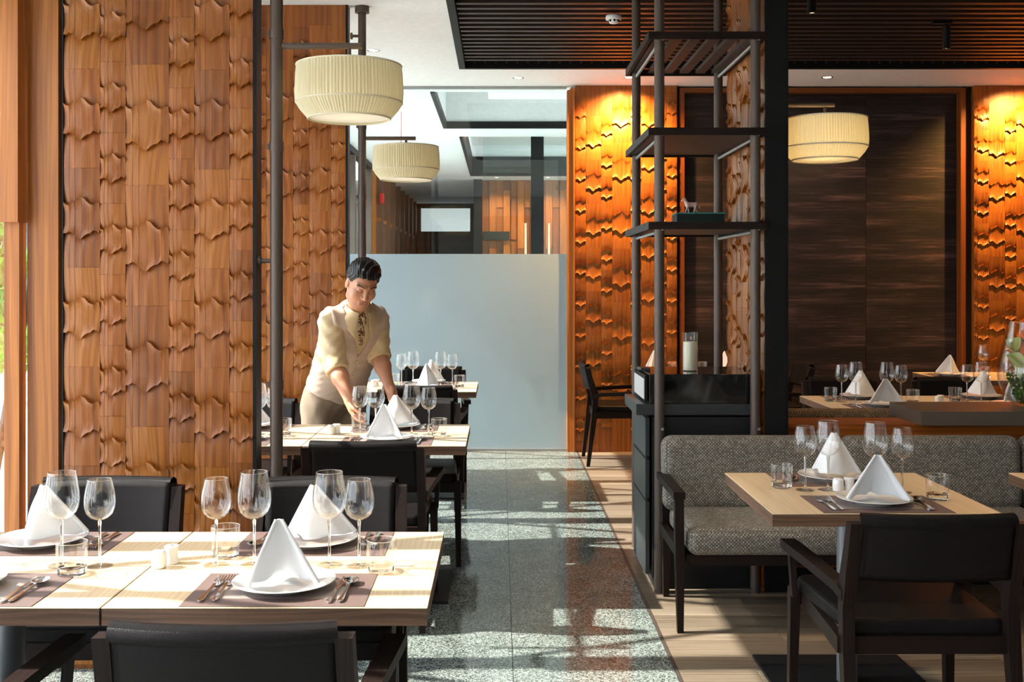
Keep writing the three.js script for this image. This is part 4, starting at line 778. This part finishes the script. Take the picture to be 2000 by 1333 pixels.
// one place: centre x, distance of the table edge, facing (1: diner on our side, -1: diner opposite, 2 / -2: diner at the aisle / sofa end)
function place(cx, dEdge, dir, where, o = {}) {
  const n = settingNo++, turn = dir === 1 ? 0 : dir === -1 ? PI : dir === 2 ? -PI / 2 : PI / 2, Y = TOP;
  const c = Math.cos(turn), s = Math.sin(turn);
  // local: x to the diner's right, z distance inwards from the edge
  const put = (src, x, inn, y, label, cat, group, rot = 0) => {
    const lx = x, lz = -inn, wx = cx + lx * c + lz * s, wz = -dEdge - lx * s + lz * c;
    const r = dup(src, [wx, y, wz], turn + rot, `${label} ${where}`, group); r.userData.category = cat; return r;
  };
  const j = (k) => ((n * 37 + k * 17) % 11 - 5) / 5;                    // small steady scatter
  const skip = o.skip ?? [];
  if (!skip.includes('mat')) put(kitMat, 0, 0.146, Y, 'brown woven placemat', 'placemat', 'brown placemats');
  const y = skip.includes('mat') ? Y : Y + 0.0022;
  if (!skip.includes('plate')) {
    put(kitPlate, o.px ?? 0, 0.155, y, 'round white dinner plate', 'plate', 'white dinner plates');
    put(kitNapkins[o.nap ?? n % 3], o.px ?? 0, 0.155, y + 0.021, 'white pyramid-folded napkin', 'napkin', 'pyramid napkins', (o.rot ?? 0.18 * j(1)));
  }
  if (!skip.includes('cutlery')) {
    put(kitFork, -0.172, 0.13, y, 'outer silver fork', 'fork', 'silver forks', 0.03 * j(2)); put(kitFork, -0.142, 0.135, y, 'inner silver fork', 'fork', 'silver forks', 0.03 * j(3));
    put(kitKnife, 0.132, 0.125, y, 'silver knife', 'knife', 'silver knives', 0.05 * j(4)); put(kitSpoon, 0.158, 0.13, y, 'silver spoon', 'spoon', 'silver spoons', 0.04 * j(5) - 0.05);
  }
  const g = o.glasses ?? [[0.098, 0.37], [0.182, 0.36], [0.236, 0.31]];
  if (g[0]) put(kitBig, g[0][0], g[0][1], Y, 'large clear wine glass', 'wine glass', 'large wine glasses');
  if (g[1]) put(kitSmall, g[1][0], g[1][1], Y, 'smaller clear wine glass', 'wine glass', 'smaller wine glasses');
  if (g[2]) put(kitTumbler, g[2][0], g[2][1], Y, 'clear water tumbler', 'tumbler', 'water tumblers', 0.4 * j(6));
}
function shakers(x, d, where, dx = 0.018, dd = 0.045) {
  const a = dup(kitShaker[0], [x, TOP, -d], 0, `rounded white porcelain salt shaker ${where}`, 'porcelain shakers'); a.userData.category = 'shaker';
  const b = dup(kitShaker[1], [x + dx, TOP, -(d + dd)], 0, `waisted white porcelain pepper shaker ${where}`, 'porcelain shakers'); b.userData.category = 'shaker';
}
// table beside the tall carved pier
place(-0.529, 2.484, 1, 'at the near aisle place before the carved pier', { rot: 0.15, nap: 0, glasses: [[0.077, 0.37], [0.157, 0.36], [0.222, 0.306]] });
place(-0.531, 3.234, -1, 'at the far aisle place before the carved pier', { rot: -0.2, nap: 1, glasses: [[0.121, 0.378], [0.222, 0.378], [0.219, 0.292]] });
place(-1.30, 2.484, 1, 'at the near window place before the carved pier', { px: -0.045, glasses: [[0.14, 0.365], [0.242, 0.36], [0.2, 0.28]], nap: 2 });
place(-1.31, 3.234, -1, 'at the far window place before the wood-grained post', { rot: -0.25, nap: 1 });
shakers(-0.897, 2.83, 'on the table before the carved pier', 0.02, 0.045);
// table the waiter lays
place(-0.53, 4.91, 1, 'at the near aisle place the waiter faces', { rot: -0.1, nap: 0 });
place(-0.53, 5.65, -1, 'at the far aisle place beside the waiter', { rot: -0.2, nap: 1, glasses: [[0.085, 0.32], [0.165, 0.31], [0.182, 0.215]] });
place(-1.285, 4.91, 1, 'at the near window place of the waiter\'s table');
place(-1.285, 5.65, -1, 'at the far window place of the waiter\'s table', { rot: -0.1 });
shakers(-0.83, 5.28, 'on the table being laid', 0.025, 0.03);
// table before the frosted glass
place(-0.52, 7.3, 1, 'at the near place before the frosted glass', { nap: 2, rot: 1.2 });
place(-0.52, 8.04, -1, 'at the far place before the frosted glass', { nap: 0, rot: -0.5 });
shakers(-0.90, 7.66, 'on the table before the frosted glass');
// table at the sofa
place(1.268, 3.486, 1, 'at the near place of the sofa table', { rot: -0.12, nap: 1, glasses: [[0.075, 0.36], [0.168, 0.35], [0.245, 0.23]] });
place(1.258, 4.228, -1, 'at the sofa side of the sofa table', { rot: -0.55, nap: 2, glasses: [[0.072, 0.345], [0.157, 0.352], [0.228, 0.300]] });
shakers(1.215, 3.86, 'on the sofa table', 0.044, 0.01);
// tables behind the ledge
place(2.30, 6.29, 1, 'at the near place behind the ledge by the steel column', { rot: -0.05, nap: 1 });
place(2.31, 7.05, -1, 'at the far place behind the ledge by the steel column', { rot: -0.35, nap: 2 });
place(3.07, 6.29, 1, 'at the near place behind the glass vase');
place(3.09, 7.05, -1, 'at the far place behind the glass vase', { rot: -0.4 });
shakers(2.70, 6.62, 'on the tables behind the ledge', 0.03, 0.035);
place(3.415, 8.5, 2, 'at the table by the dark wallpaper corner', { nap: 1, rot: 0.2, glasses: [[0.02, 0.40], [-0.09, 0.44], [0.14, 0.36]] });
place(1.13, 8.85, 2, 'at the aisle end of the table behind the cabinet', { skip: ['cutlery'], glasses: [null, null, [0.0, 0.29]] });
place(1.99, 8.85, -2, 'at the wallpaper end of the table behind the cabinet', { skip: ['cutlery'], glasses: [null, null, [-0.0, 0.32]] });
{ // flower vase on the ledge
  const v = thing('flower_vase', 'large clear glass bowl vase on the ledge, holding flowers', 'vase', [2.712, 0.862, -5.5]);
  obj('bowl', lathe([[0, 0.002], [0.06, 0.002], [0.085, 0.012], [0.125, 0.06], [0.148, 0.12], [0.155, 0.17], [0.148, 0.23], [0.13, 0.30], [0.112, 0.37], [0.106, 0.43]], 48), M.glassThin, v);
  obj('inner_wall', lathe([[0, 0.012], [0.055, 0.012], [0.08, 0.02], [0.119, 0.063], [0.142, 0.12], [0.149, 0.17], [0.142, 0.23], [0.124, 0.30], [0.106, 0.37], [0.1, 0.43]], 48), M.glassThin, v);
  obj('lip', new THREE.TorusGeometry(0.103, 0.003, 8, 48).rotateX(PI / 2).translate(0, 0.43, 0), M.glassSolid, v);
  const green = std({ color: lin(0.10, 0.16, 0.03), roughness: 0.7, side: THREE.DoubleSide }), lily = phy({ color: lin(0.72, 0.74, 0.30), roughness: 0.5, transmission: 0.25, thickness: 0, side: THREE.DoubleSide });
  const calla = (x, z, h, turn, tilt, lab) => {
    const c = thing('calla_lily', lab, 'flower', [2.712 + x, 0.88, -5.5 + z], turn, 'calla lilies in the vase');
    const g = sheet((a, b) => { const th = a * PI * 2, r = 0.006 + 0.030 * Math.pow(b, 1.6), front = Math.max(0, Math.cos(th)); return V(r * Math.sin(th), h - 0.03 + 0.085 * b + 0.04 * b * b * (1 - front) - 0.02 * b * b * front, r * Math.cos(th) * (1 + 0.3 * b)); }, 22, 10, 0.0016); g.rotateZ(tilt);
    obj('petal', g, lily, c); obj('stem', tube(V(0, 0.0, 0), V(-(h - 0.03) * Math.sin(tilt), (h - 0.03) * Math.cos(tilt), 0), 0.005, 0.006, 10), green, c);
    obj('spadix', tube(V(-(h - 0.02) * Math.sin(tilt), (h - 0.02) * Math.cos(tilt), 0), V(-(h + 0.03) * Math.sin(tilt), (h + 0.03) * Math.cos(tilt), 0), 0.004, 0.003, 8), std({ color: lin(0.8, 0.55, 0.08), roughness: 0.7 }), c);
  };
  calla(-0.045, 0.05, 0.17, 0.5, 0.30, 'lower pale yellow calla lily leaning to the vase wall'); calla(-0.03, 0.02, 0.24, -0.4, 0.18, 'middle pale yellow calla lily in the glass vase'); calla(0.03, 0.0, 0.29, 0.2, -0.1, 'tallest pale calla lily in the glass vase'); calla(0.06, -0.02, 0.22, -0.7, -0.3, 'pale calla lily on the far side of the vase');
  const f = thing('filler_flowers', 'dark green moss and tiny white filler blossoms in the vase', 'flowers', [2.712, 0.876, -5.5], 0, null, 'stuff');
  const tuft = new THREE.IcosahedronGeometry(0.008, 0), im = new THREE.InstancedMesh(tuft, green, 900), wb = new THREE.InstancedMesh(new THREE.IcosahedronGeometry(0.005, 1), std({ color: lin(0.75, 0.73, 0.6), roughness: 0.8 }), 160), q = new THREE.Object3D();
  for (let k = 0; k < 900; k++) { const a = rr(0, 6.283), hgt = rr(0.006, 0.15), R = (0.06 + 0.42 * hgt) * Math.sqrt(rr(0.05, 0.86)); q.position.set(R * Math.cos(a), hgt, R * Math.sin(a)); q.rotation.set(rr(0, 6), rr(0, 6), 0); q.scale.set(rr(0.5, 1.6), rr(0.4, 1.2), rr(0.5, 1.6)); q.updateMatrix(); im.setMatrixAt(k, q.matrix); im.setColorAt(k, lin(rr(0.5, 1.3), rr(0.6, 1.4), rr(0.4, 1))); }
  for (let k = 0; k < 160; k++) { const a = rr(0, 6.283), hgt = rr(0.08, 0.2), R = 0.118 * Math.sqrt(rr(0.3, 1)); q.position.set(R * Math.cos(a), hgt, R * Math.sin(a)); q.rotation.set(0, 0, 0); q.scale.setScalar(rr(0.6, 1.3)); q.updateMatrix(); wb.setMatrixAt(k, q.matrix); }
  im.name = 'moss'; wb.name = 'blossom'; im.userData.kind = wb.userData.kind = 'stuff'; f.add(im, wb);
}
{ // red hanging ornament and fire sign behind the glass
  const o = thing('hanging_ornament', 'small red tassel ornament hanging behind the pleated lamp', 'ornament', [-1.0, 2.86, -10.9]);
  obj('cord', tube(V(0, 0.02, 0), V(0, 0.36, 0), 0.003, 0.003, 6), M.red, o); obj('knot', new THREE.IcosahedronGeometry(0.035, 1).scale(1, 1.5, 1), M.red, o); obj('tassel', new THREE.ConeGeometry(0.045, 0.13, 10).translate(0, -0.09, 0), M.red, o);
  tag(obj('alarm_sign', rbox(0.06, 0.16, 0.12, 0.006, -1.83, 2.78, -16.72, 1), M.red), 'small red sign on the honey wooden corridor wall', 'sign');
}
// ------------------------------------------------------------------ waiter bending over the table
{
  const w = thing('person', 'person in beige waistcoat and cream shirt bending to set a tumbler', 'person', [0, 0, 0]);
  const N = (a) => { const l = Math.hypot(...a); return a.map((x) => x / l); }, add = (a, b, k = 1) => a.map((x, i) => x + b[i] * k), sub = (a, b) => a.map((x, i) => x - b[i]), dot = (a, b) => a[0] * b[0] + a[1] * b[1] + a[2] * b[2], cross = (a, b) => [a[1] * b[2] - a[2] * b[1], a[2] * b[0] - a[0] * b[2], a[0] * b[1] - a[1] * b[0]], lerp = (a, b, t) => a.map((x, i) => x + (b[i] - x) * t);
  const yaw = 0.58, F0 = [Math.sin(yaw), 0, Math.cos(yaw)], R0 = [-Math.cos(yaw), 0, Math.sin(yaw)];   // chest direction, his right-hand side
  const pelvis = [-0.930, 0.86, -6.03], neck = [-0.762, 1.352, -5.76];
  const up = N(sub(neck, pelvis)), fwd = N(cross(up, R0).map((x) => -x * 1)), FW = dot(fwd, F0) > 0 ? fwd : fwd.map((x) => -x), len = Math.hypot(...sub(neck, pelvis));
  // torso: half width and half depth along the spine
  const prof = [[-0.16, 0.155, 0.115], [0.0, 0.168, 0.122], [0.25, 0.152, 0.108], [0.5, 0.160, 0.115], [0.75, 0.180, 0.122], [0.9, 0.165, 0.10], [1.0, 0.10, 0.07], [1.08, 0.05, 0.045]];
  const torso = (p, grow) => {
    const q = sub(p, pelvis), t = dot(q, up) / len, a = dot(q, R0), b = dot(q, FW);
    let k = 0; while (k < prof.length - 2 && t > prof[k + 1][0]) k++;
    const u = clamp((t - prof[k][0]) / (prof[k + 1][0] - prof[k][0])), s = u * u * (3 - 2 * u), r = prof[k][1] + (prof[k + 1][1] - prof[k][1]) * s + grow, g = prof[k][2] + (prof[k + 1][2] - prof[k][2]) * s + grow;
    const d = (Math.hypot(a / r, b / g) - 1) * Math.min(r, g), lo = (-0.16 - t) * len, hi = (t - 1.08) * len;
    return Math.max(d, lo, hi);
  };
  const shC = add(neck, up, -0.075), shR = add(shC, R0, 0.142), shL = add(shC, R0, -0.135);
  const elR = [-0.858, 1.062, -5.615], wrR = [-0.768, 0.893, -5.505], elL = [-0.655, 1.098, -5.84], wrL = [-0.590, 0.945, -5.735];
  const hipR = add(pelvis, R0, 0.092), hipL = add(pelvis, R0, -0.092); hipR[1] -= 0.06; hipL[1] -= 0.06;
  const knR = [-1.0, 0.47, -5.93], knL = [-0.86, 0.47, -6.03], anR = [-1.01, 0.085, -6.0], anL = [-0.87, 0.085, -6.09];
  // ---- head, in its own axes: x to his left in view, y up, z out of the face
  const headC = new THREE.Vector3(-0.728, 1.482, -5.66), hq = new THREE.Quaternion().setFromEuler(new THREE.Euler(0.56, 0.42, -0.13, 'YXZ'));
  const HM = new THREE.Matrix4().compose(headC, hq, V(1, 1, 1)), HI = HM.clone().invert();
  const headF = (x, y, z) => {
    const p = [x, y, z], ax = Math.abs(x), m = [ax, y, z];
    let d = ell(p, [0, 0.036, -0.012], [0.0745, 0.092, 0.094]);
    d = smin(d, ell(p, [0, -0.036, 0.028], [0.060, 0.076, 0.062]), 0.03);
    d = smin(d, cap(p, [0, -0.092, 0.06], [0, -0.088, 0.055], 0.025, 0.028), 0.03);
    d = smin(d, cap(m, [0.045, -0.062, 0.012], [0.02, -0.09, 0.05], 0.024, 0.022), 0.03);       // jaw
    d = smin(d, ell(m, [0.040, -0.018, 0.062], [0.026, 0.026, 0.022]), 0.02);                    // cheek
    d = smin(d, cap(m, [0.012, 0.034, 0.084], [0.048, 0.036, 0.066], 0.010, 0.010), 0.014);      // brow
    d = smax(d, -ell(m, [0.031, 0.014, 0.098], [0.018, 0.011, 0.016]), 0.012);                   // eye hollow
    d = smin(d, ell(m, [0.031, 0.013, 0.077], [0.015, 0.0105, 0.0125]), 0.004);                  // lowered lid
    d = smin(d, cap(p, [0, 0.022, 0.088], [0, -0.020, 0.106], 0.0075, 0.0115), 0.012);           // nose
    d = smin(d, ell(m, [0.0125, -0.024, 0.096], [0.0085, 0.0075, 0.0095]), 0.006);
    d = smin(d, cap(p, [-0.018, -0.055, 0.086], [0.018, -0.055, 0.086], 0.0055, 0.0055), 0.006);  // lips
    d = smin(d, cap(p, [-0.015, -0.066, 0.0855], [0.015, -0.066, 0.0855], 0.0065, 0.0065), 0.006);
    d = smax(d, -cap(p, [-0.023, -0.0605, 0.094], [0.023, -0.0605, 0.094], 0.002, 0.002), 0.004);
    d = smin(d, ell(m, [0.077, 0.0, -0.008], [0.009, 0.031, 0.018]), 0.008);                     // ear
    d = smax(d, -ell(m, [0.086, 0.002, -0.004], [0.005, 0.018, 0.009]), 0.004);
    const nb = V(neck[0], neck[1] - 0.03, neck[2] - 0.005).applyMatrix4(HI);
    return smin(d, cap(p, [0, -0.055, -0.030], [nb.x, nb.y, nb.z], 0.054, 0.060), 0.025);
  };
  const skin = [0.50, 0.235, 0.135], headCol = (x, y, z) => {
    const ax = Math.abs(x); let c = skin;
    if (z > 0.07 && ((ax / 0.022) ** 2 + ((y + 0.0605) / 0.010) ** 2 < 1)) c = [0.44, 0.16, 0.11];
    const by = 0.034 + 0.006 * Math.sin((ax - 0.012) * 55); if (z > 0.055 && ax > 0.013 && ax < 0.054 && Math.abs(y - by) < 0.0036) c = [0.03, 0.02, 0.017];
    if (z > 0.06 && ax > 0.017 && ax < 0.046 && Math.abs(y - (0.0055 + 0.003 * ((ax - 0.031) / 0.014) ** 2)) < 0.0025) c = [0.04, 0.025, 0.02];
    return c;
  };
  const nb0 = V(neck[0], neck[1] - 0.03, neck[2]).applyMatrix4(HI);
  const headG = nets(headF, [-0.11, Math.min(-0.2, nb0.y - 0.03), -0.20], [0.11, 0.15, 0.14], 0.0036, headCol).applyMatrix4(HM);
  // ---- forearms and hands
  const handChains = (wr, dir, palmN, s, curl, spread) => { // s: side of the thumb along the lateral axis
    const lat = N(cross(dir, palmN)).map((x) => x * s), out = [];
    const at = (l, a, n) => wr.map((x, i) => x + dir[i] * l + lat[i] * a + palmN[i] * n);
    out.push([at(0.0, 0, 0), at(0.045, 0.012, 0), 0.024, 0.021], [at(0.01, 0.0, 0), at(0.082, 0.024, 0.002), 0.020, 0.013], [at(0.01, 0, 0), at(0.082, 0.004, 0), 0.020, 0.013], [at(0.01, -0.006, 0), at(0.078, -0.016, 0.002), 0.019, 0.012], [at(0.01, -0.01, 0), at(0.070, -0.033, 0.005), 0.017, 0.011]);
    const fingers = [];
    [[0.027, 0.086, 0.070, 0.0092], [0.006, 0.089, 0.078, 0.0094], [-0.015, 0.085, 0.072, 0.009], [-0.034, 0.075, 0.056, 0.0082]].forEach(([a, l, L, r], k) => {
      let p = at(l - 0.012, a, 0.002), ang = curl[0]; const seg = [0.45, 0.3, 0.25], ch = [p];
      seg.forEach((f, q) => { const d = dir.map((x, i) => x * Math.cos(ang) + palmN[i] * Math.sin(ang) + lat[i] * spread * (1.5 - k) * 0.1), n = N(d); p = p.map((x, i) => x + n[i] * L * f); ch.push(p); ang += curl[1] * (0.9 + 0.1 * k); });
      fingers.push([ch, r]);
    });
    let p = at(0.022, 0.026, 0.004); const d1 = N(dir.map((x, i) => x * 0.72 + lat[i] * 0.55 + palmN[i] * 0.42)), d2 = N(dir.map((x, i) => x * 0.85 + lat[i] * 0.1 + palmN[i] * 0.55)), d3 = N(dir.map((x, i) => x * 0.9 - lat[i] * 0.1 + palmN[i] * 0.5));
    const th = [p]; [[d1, 0.042], [d2, 0.032], [d3, 0.026]].forEach(([d, L]) => { p = p.map((x, i) => x + d[i] * L); th.push(p); });
    fingers.push([th, 0.0108]);
    return { out, fingers };
  };
  const armF = (el, wr, H) => (x, y, z) => {
    const p = [x, y, z], mid = lerp(el, wr, 0.35);
    let d = cap(p, el, mid, 0.043, 0.044); d = smin(d, cap(p, mid, wr, 0.044, 0.0265), 0.02);
    for (const [a, b, ra, rb] of H.out) d = smin(d, cap(p, a, b, ra, rb), 0.016);
    for (const [ch, r] of H.fingers) { let f = 9; for (let k = 0; k + 1 < ch.length; k++) f = Math.min(f, cap(p, ch[k], ch[k + 1], r * (1 - 0.1 * k), r * (0.92 - 0.1 * k))); d = smin(d, f, 0.006); }
    return d;
  };
  const dirR = N([0.35, -0.92, 0.12]), palR = N([0.80, 0.32, 0.10]), latFix = (d, n) => N(add(n, d, -dot(n, d)));
  const HR = handChains(wrR, dirR, latFix(dirR, palR), 1, [0.25, 0.42], 0.6), dirL = N([0.38, -0.86, 0.32]), HL = handChains(wrL, dirL, latFix(dirL, N([-0.55, -0.25, 0.55])), -1, [0.15, 0.4], 0.6);
  const bounds = (pts, m) => [[0, 1, 2].map((k) => Math.min(...pts.map((p) => p[k])) - m), [0, 1, 2].map((k) => Math.max(...pts.map((p) => p[k])) + m)];
  const armG = (el, wr, H) => { const pts = [el, wr, ...H.out.map((o) => o[1]), ...H.fingers.flatMap((f) => f[0])], [lo, hi] = bounds(pts, 0.055); return nets(armF(el, wr, H), lo, hi, 0.0042, () => skin); };
  // ---- rest of the body, under the clothes
  const bodyF = (x, y, z) => { const p = [x, y, z]; let d = torso(p, -0.014); for (const [a, b, ra, rb] of [[hipR, knR, 0.07, 0.05], [hipL, knL, 0.07, 0.05], [knR, anR, 0.048, 0.034], [knL, anL, 0.048, 0.034], [shR, elR, 0.042, 0.040], [shL, elL, 0.042, 0.040], [neck, add(neck, up, -0.1), 0.05, 0.06]]) d = smin(d, cap(p, a, b, ra, rb), 0.03); return d; };
  const bodyG = nets(bodyF, [-1.22, 0.03, -6.28], [-0.5, 1.45, -5.5], 0.013, () => skin);
  obj('body', [headG, armG(elR, wrR, HR), armG(elL, wrL, HL), bodyG].map((g) => { g.deleteAttribute('uv'); return g; }), phy({ vertexColors: true, color: lin(1, 1, 1), roughness: 0.48, sheen: 0.2, sheenRoughness: 0.5 }), w);
  // ---- hair: short sides, fuller top combed back
  const hairF = (x, y, z) => {
    const p = [x, y, z], ax = Math.abs(x);
    let d = ell(p, [0, 0.044, -0.020], [0.0825, 0.100, 0.098]);
    d = smin(d, ell(p, [0.008, 0.100, 0.020], [0.064, 0.047, 0.072]), 0.03);
    const strands = 0.0028 * Math.sin(x * 120 + 60 * z + 3 * Math.sin(z * 40 + y * 30)) + 0.0013 * Math.sin(x * 420 + z * 150 + 4 * Math.sin(y * 60));
    d += strands;
    const phi = Math.atan2(ax, z + 0.01), KT = [[0, 0.083], [0.45, 0.079], [0.75, 0.066], [1.0, 0.038], [1.25, 0.004], [1.5, -0.012], [1.8, 0.0], [2.2, -0.045], [3.2, -0.062]]; let kk = 0; while (kk < KT.length - 2 && phi > KT[kk + 1][0]) kk++; const line = KT[kk][1] + (KT[kk + 1][1] - KT[kk][1]) * clamp((phi - KT[kk][0]) / (KT[kk + 1][0] - KT[kk][0])) + 0.003 * Math.sin(x * 210);
    d = smax(d, line - y, 0.010);
    d = smax(d, -0.065 - y, 0.01);
    return smax(d, -(ell([ax, y, z], [0.08, -0.006, -0.004], [0.02, 0.036, 0.023])), 0.006);
  };
  obj('hair', nets(hairF, [-0.11, -0.09, -0.14], [0.11, 0.165, 0.12], 0.0036).applyMatrix4(HM), phy({ color: lin(0.009, 0.007, 0.006), roughness: 0.4, specularIntensity: 0.45 }), w);
  // ---- clothes
  const cl = (c, o = {}) => std({ color: lin(...c), roughness: 0.85, bumpMap: T.cloth, bumpScale: 0.0003, side: THREE.DoubleSide, ...o });
  const shirtM = cl([0.60, 0.46, 0.26], { roughness: 0.5 }), vestM = cl([0.52, 0.405, 0.315]), trouserM = cl([0.23, 0.17, 0.115]);
  const fold = (x, y, z, k) => k * (Math.sin(x * 60 + y * 95 + z * 40) * 0.5 + Math.sin(y * 150 - x * 70 + z * 90) * 0.3 + Math.sin(x * 33 - z * 50) * 0.4);
  const cuffR = lerp(elR, wrR, 0.16), cuffL = lerp(elL, wrL, 0.12);
  const shirtF = (x, y, z) => { const p = [x, y, z]; let d = Math.max(torso(p, 0.004), -(dot(sub(p, pelvis), up) - 0.05));
    for (const [sh, el, cu] of [[shR, elR, cuffR], [shL, elL, cuffL]]) { let s = cap(p, sh, el, 0.066, 0.060); s = smin(s, cap(p, el, cu, 0.060, 0.056), 0.02); const ax = N(sub(cu, el)); s = smax(s, dot(sub(p, cu), ax), 0.006); d = smin(d, s + fold(x, y, z, 0.0055), 0.03); } return d; };
  obj('shirt', nets(shirtF, [-1.15, 0.86, -6.2], [-0.52, 1.45, -5.5], 0.008), shirtM, w);
  for (const [el, cu] of [[elR, cuffR], [elL, cuffL]]) { const ax = N(sub(cu, el)), a = add(cu, ax, -0.05), b = add(cu, ax, 0.004), [lo, hi] = bounds([a, b], 0.09); obj('cuff', nets((x, y, z) => { const p = [x, y, z]; const d = cap(p, add(a, ax, -0.05), add(b, ax, 0.05), 0.064, 0.060) + fold(x, y, z, 0.002); return smax(smax(d, dot(sub(p, b), ax), 0.006), -dot(sub(p, a), ax), 0.006); }, lo, hi, 0.006), shirtM, w); }
  const vC = add(add(neck, up, -0.02), FW, 0.0);
  const vestF = (x, y, z) => { const p = [x, y, z]; let d = torso(p, 0.018) + fold(x, y, z, 0.002); const q = sub(p, pelvis), t = dot(q, up), a = dot(q, R0), b = dot(q, FW);
    d = smax(d, -(t - 0.062 + (b > 0 ? 0.03 * Math.max(0, 1 - Math.abs(a) / 0.08) : 0)), 0.008);                       // hem, dipping in front
    for (const sd of [1, -1]) d = smin(d, cap(p, add(add(neck, up, -0.055), R0, 0.06 * sd), add(shC, R0, 0.128 * sd), 0.05, 0.084), 0.03);
    if (t > 0.22) d = smax(d, Math.abs(a) - 0.162 + 0.012 * Math.sin(clamp((t - 0.22) / 0.2) * PI), 0.006);   // armholes
    const v = Math.abs(a) - 0.40 * (t - 0.365); d = b > 0 ? smax(d, -v, 0.006) : d;                                     // V neck
    return smax(d, -(Math.hypot(a * 1.0, b * 1.15, (t - len - 0.0) * 0.9) - 0.075), 0.008); };
  obj('waistcoat', nets(vestF, [-1.2, 0.82, -6.28], [-0.52, 1.42, -5.5], 0.007), vestM, w);
  // buttons and pocket welt sit on the front of the waistcoat
  const front = (t, a) => { let lo = 0.05, hi = 0.3; const P = (b) => pelvis.map((x, i) => x + up[i] * t + R0[i] * a + FW[i] * b); for (let k = 0; k < 24; k++) { const m = (lo + hi) / 2; vestF(...P(m)) < 0 ? lo = m : hi = m; } return P(lo); };
  const qF = new THREE.Quaternion().setFromUnitVectors(V(0, 1, 0), V(...FW));
  for (const t of [0.335, 0.23, 0.12]) { const b = front(t, -0.006); obj('button', new THREE.CylinderGeometry(0.008, 0.009, 0.005, 16).applyQuaternion(qF).translate(b[0] + FW[0] * 0.001, b[1] + FW[1] * 0.001, b[2] + FW[2] * 0.001), std({ color: lin(0.62, 0.50, 0.28), roughness: 0.3 }), w); }
  { const a = front(0.105, 0.05), b = front(0.112, 0.125); obj('pocket_welt', tube(V(...a), V(...b), 0.004, 0.004, 8), vestM, w); }
  { const s = []; for (let k = 0; k < 8; k++) s.push(tube(V(...front(0.02 + k * 0.04, 0.006)), V(...front(0.06 + k * 0.04, 0.006)), 0.0022, 0.0022, 6)); obj('front_seam', s, vestM, w); }
  // collar with two points
  const collarC = add(neck, up, -0.012);
  const collar = sheet((u, v) => { const th = (u - 0.5) * 2 * 2.75 + PI, fr = Math.max(0, Math.abs(th - PI) - 1.5) / 1.25, r = 0.067 + 0.042 * v, drop = 0.040 - v * (0.052 + 0.075 * fr * fr);
    const a = Math.sin(th), b = Math.cos(th); return V(...collarC.map((x, i) => x + R0[i] * a * r * 1.08 + FW[i] * (b * r * 1.05 + 0.012 + v * 0.016 * fr) + up[i] * drop)); }, 40, 8, 0.004);
  obj('collar', collar, shirtM, w);
  // patterned scarf filling the neckline
  const scarfT = tex(128, 128, 0.05, 0.05, (u, v) => vnoise(u, v, 7, 7, 3) * 0.6 + vnoise(u, v, 15, 15, 4) * 0.4 > 0.52 ? [0.30, 0.19, 0.12] : [0.80, 0.70, 0.55]);
  { const c0 = add(add(neck, up, -0.02), FW, 0.045), c1 = add(add(neck, up, -0.135), FW, 0.128), [lo, hi] = bounds([c0, c1], 0.07); obj('scarf', muv(nets((x, y, z) => cap([x, y, z], c0, c1, 0.045, 0.012) + 0.003 * Math.sin(x * 260 + y * 60), lo, hi, 0.005)), std({ map: scarfT, roughness: 0.8 }), w); }
  const trF = (x, y, z) => { const p = [x, y, z], q = sub(p, pelvis), t = dot(q, up); let d = Math.max(torso(p, 0.008), t - 0.10); for (const [h, k, a] of [[hipR, knR, anR], [hipL, knL, anL]]) { d = smin(d, cap(p, h, k, 0.098, 0.078), 0.03); d = smin(d, cap(p, k, a, 0.078, 0.062), 0.02); } d += fold(x, y * 0.3, z, 0.004); return smax(d, 0.075 - y, 0.01); };
  obj('trousers', nets(trF, [-1.25, 0.05, -6.3], [-0.65, 0.99, -5.72], 0.010), trouserM, w);
  for (const an of [anR, anL]) { const toe = add(an, F0, 0.15); toe[1] = 0.035; const heel = [an[0] - F0[0] * 0.04, 0.035, an[2] - F0[2] * 0.04], [lo, hi] = bounds([toe, heel, an], 0.07); obj('shoe', nets((x, y, z) => { const p = [x, y, z]; return smax(smin(cap(p, heel, toe, 0.040, 0.036), cap(p, an, heel, 0.042, 0.04), 0.03), -y, 0.004); }, lo, hi, 0.007), std({ color: lin(0.015, 0.013, 0.012), roughness: 0.3 }), w); }
}
renderer.render(scene, camera);
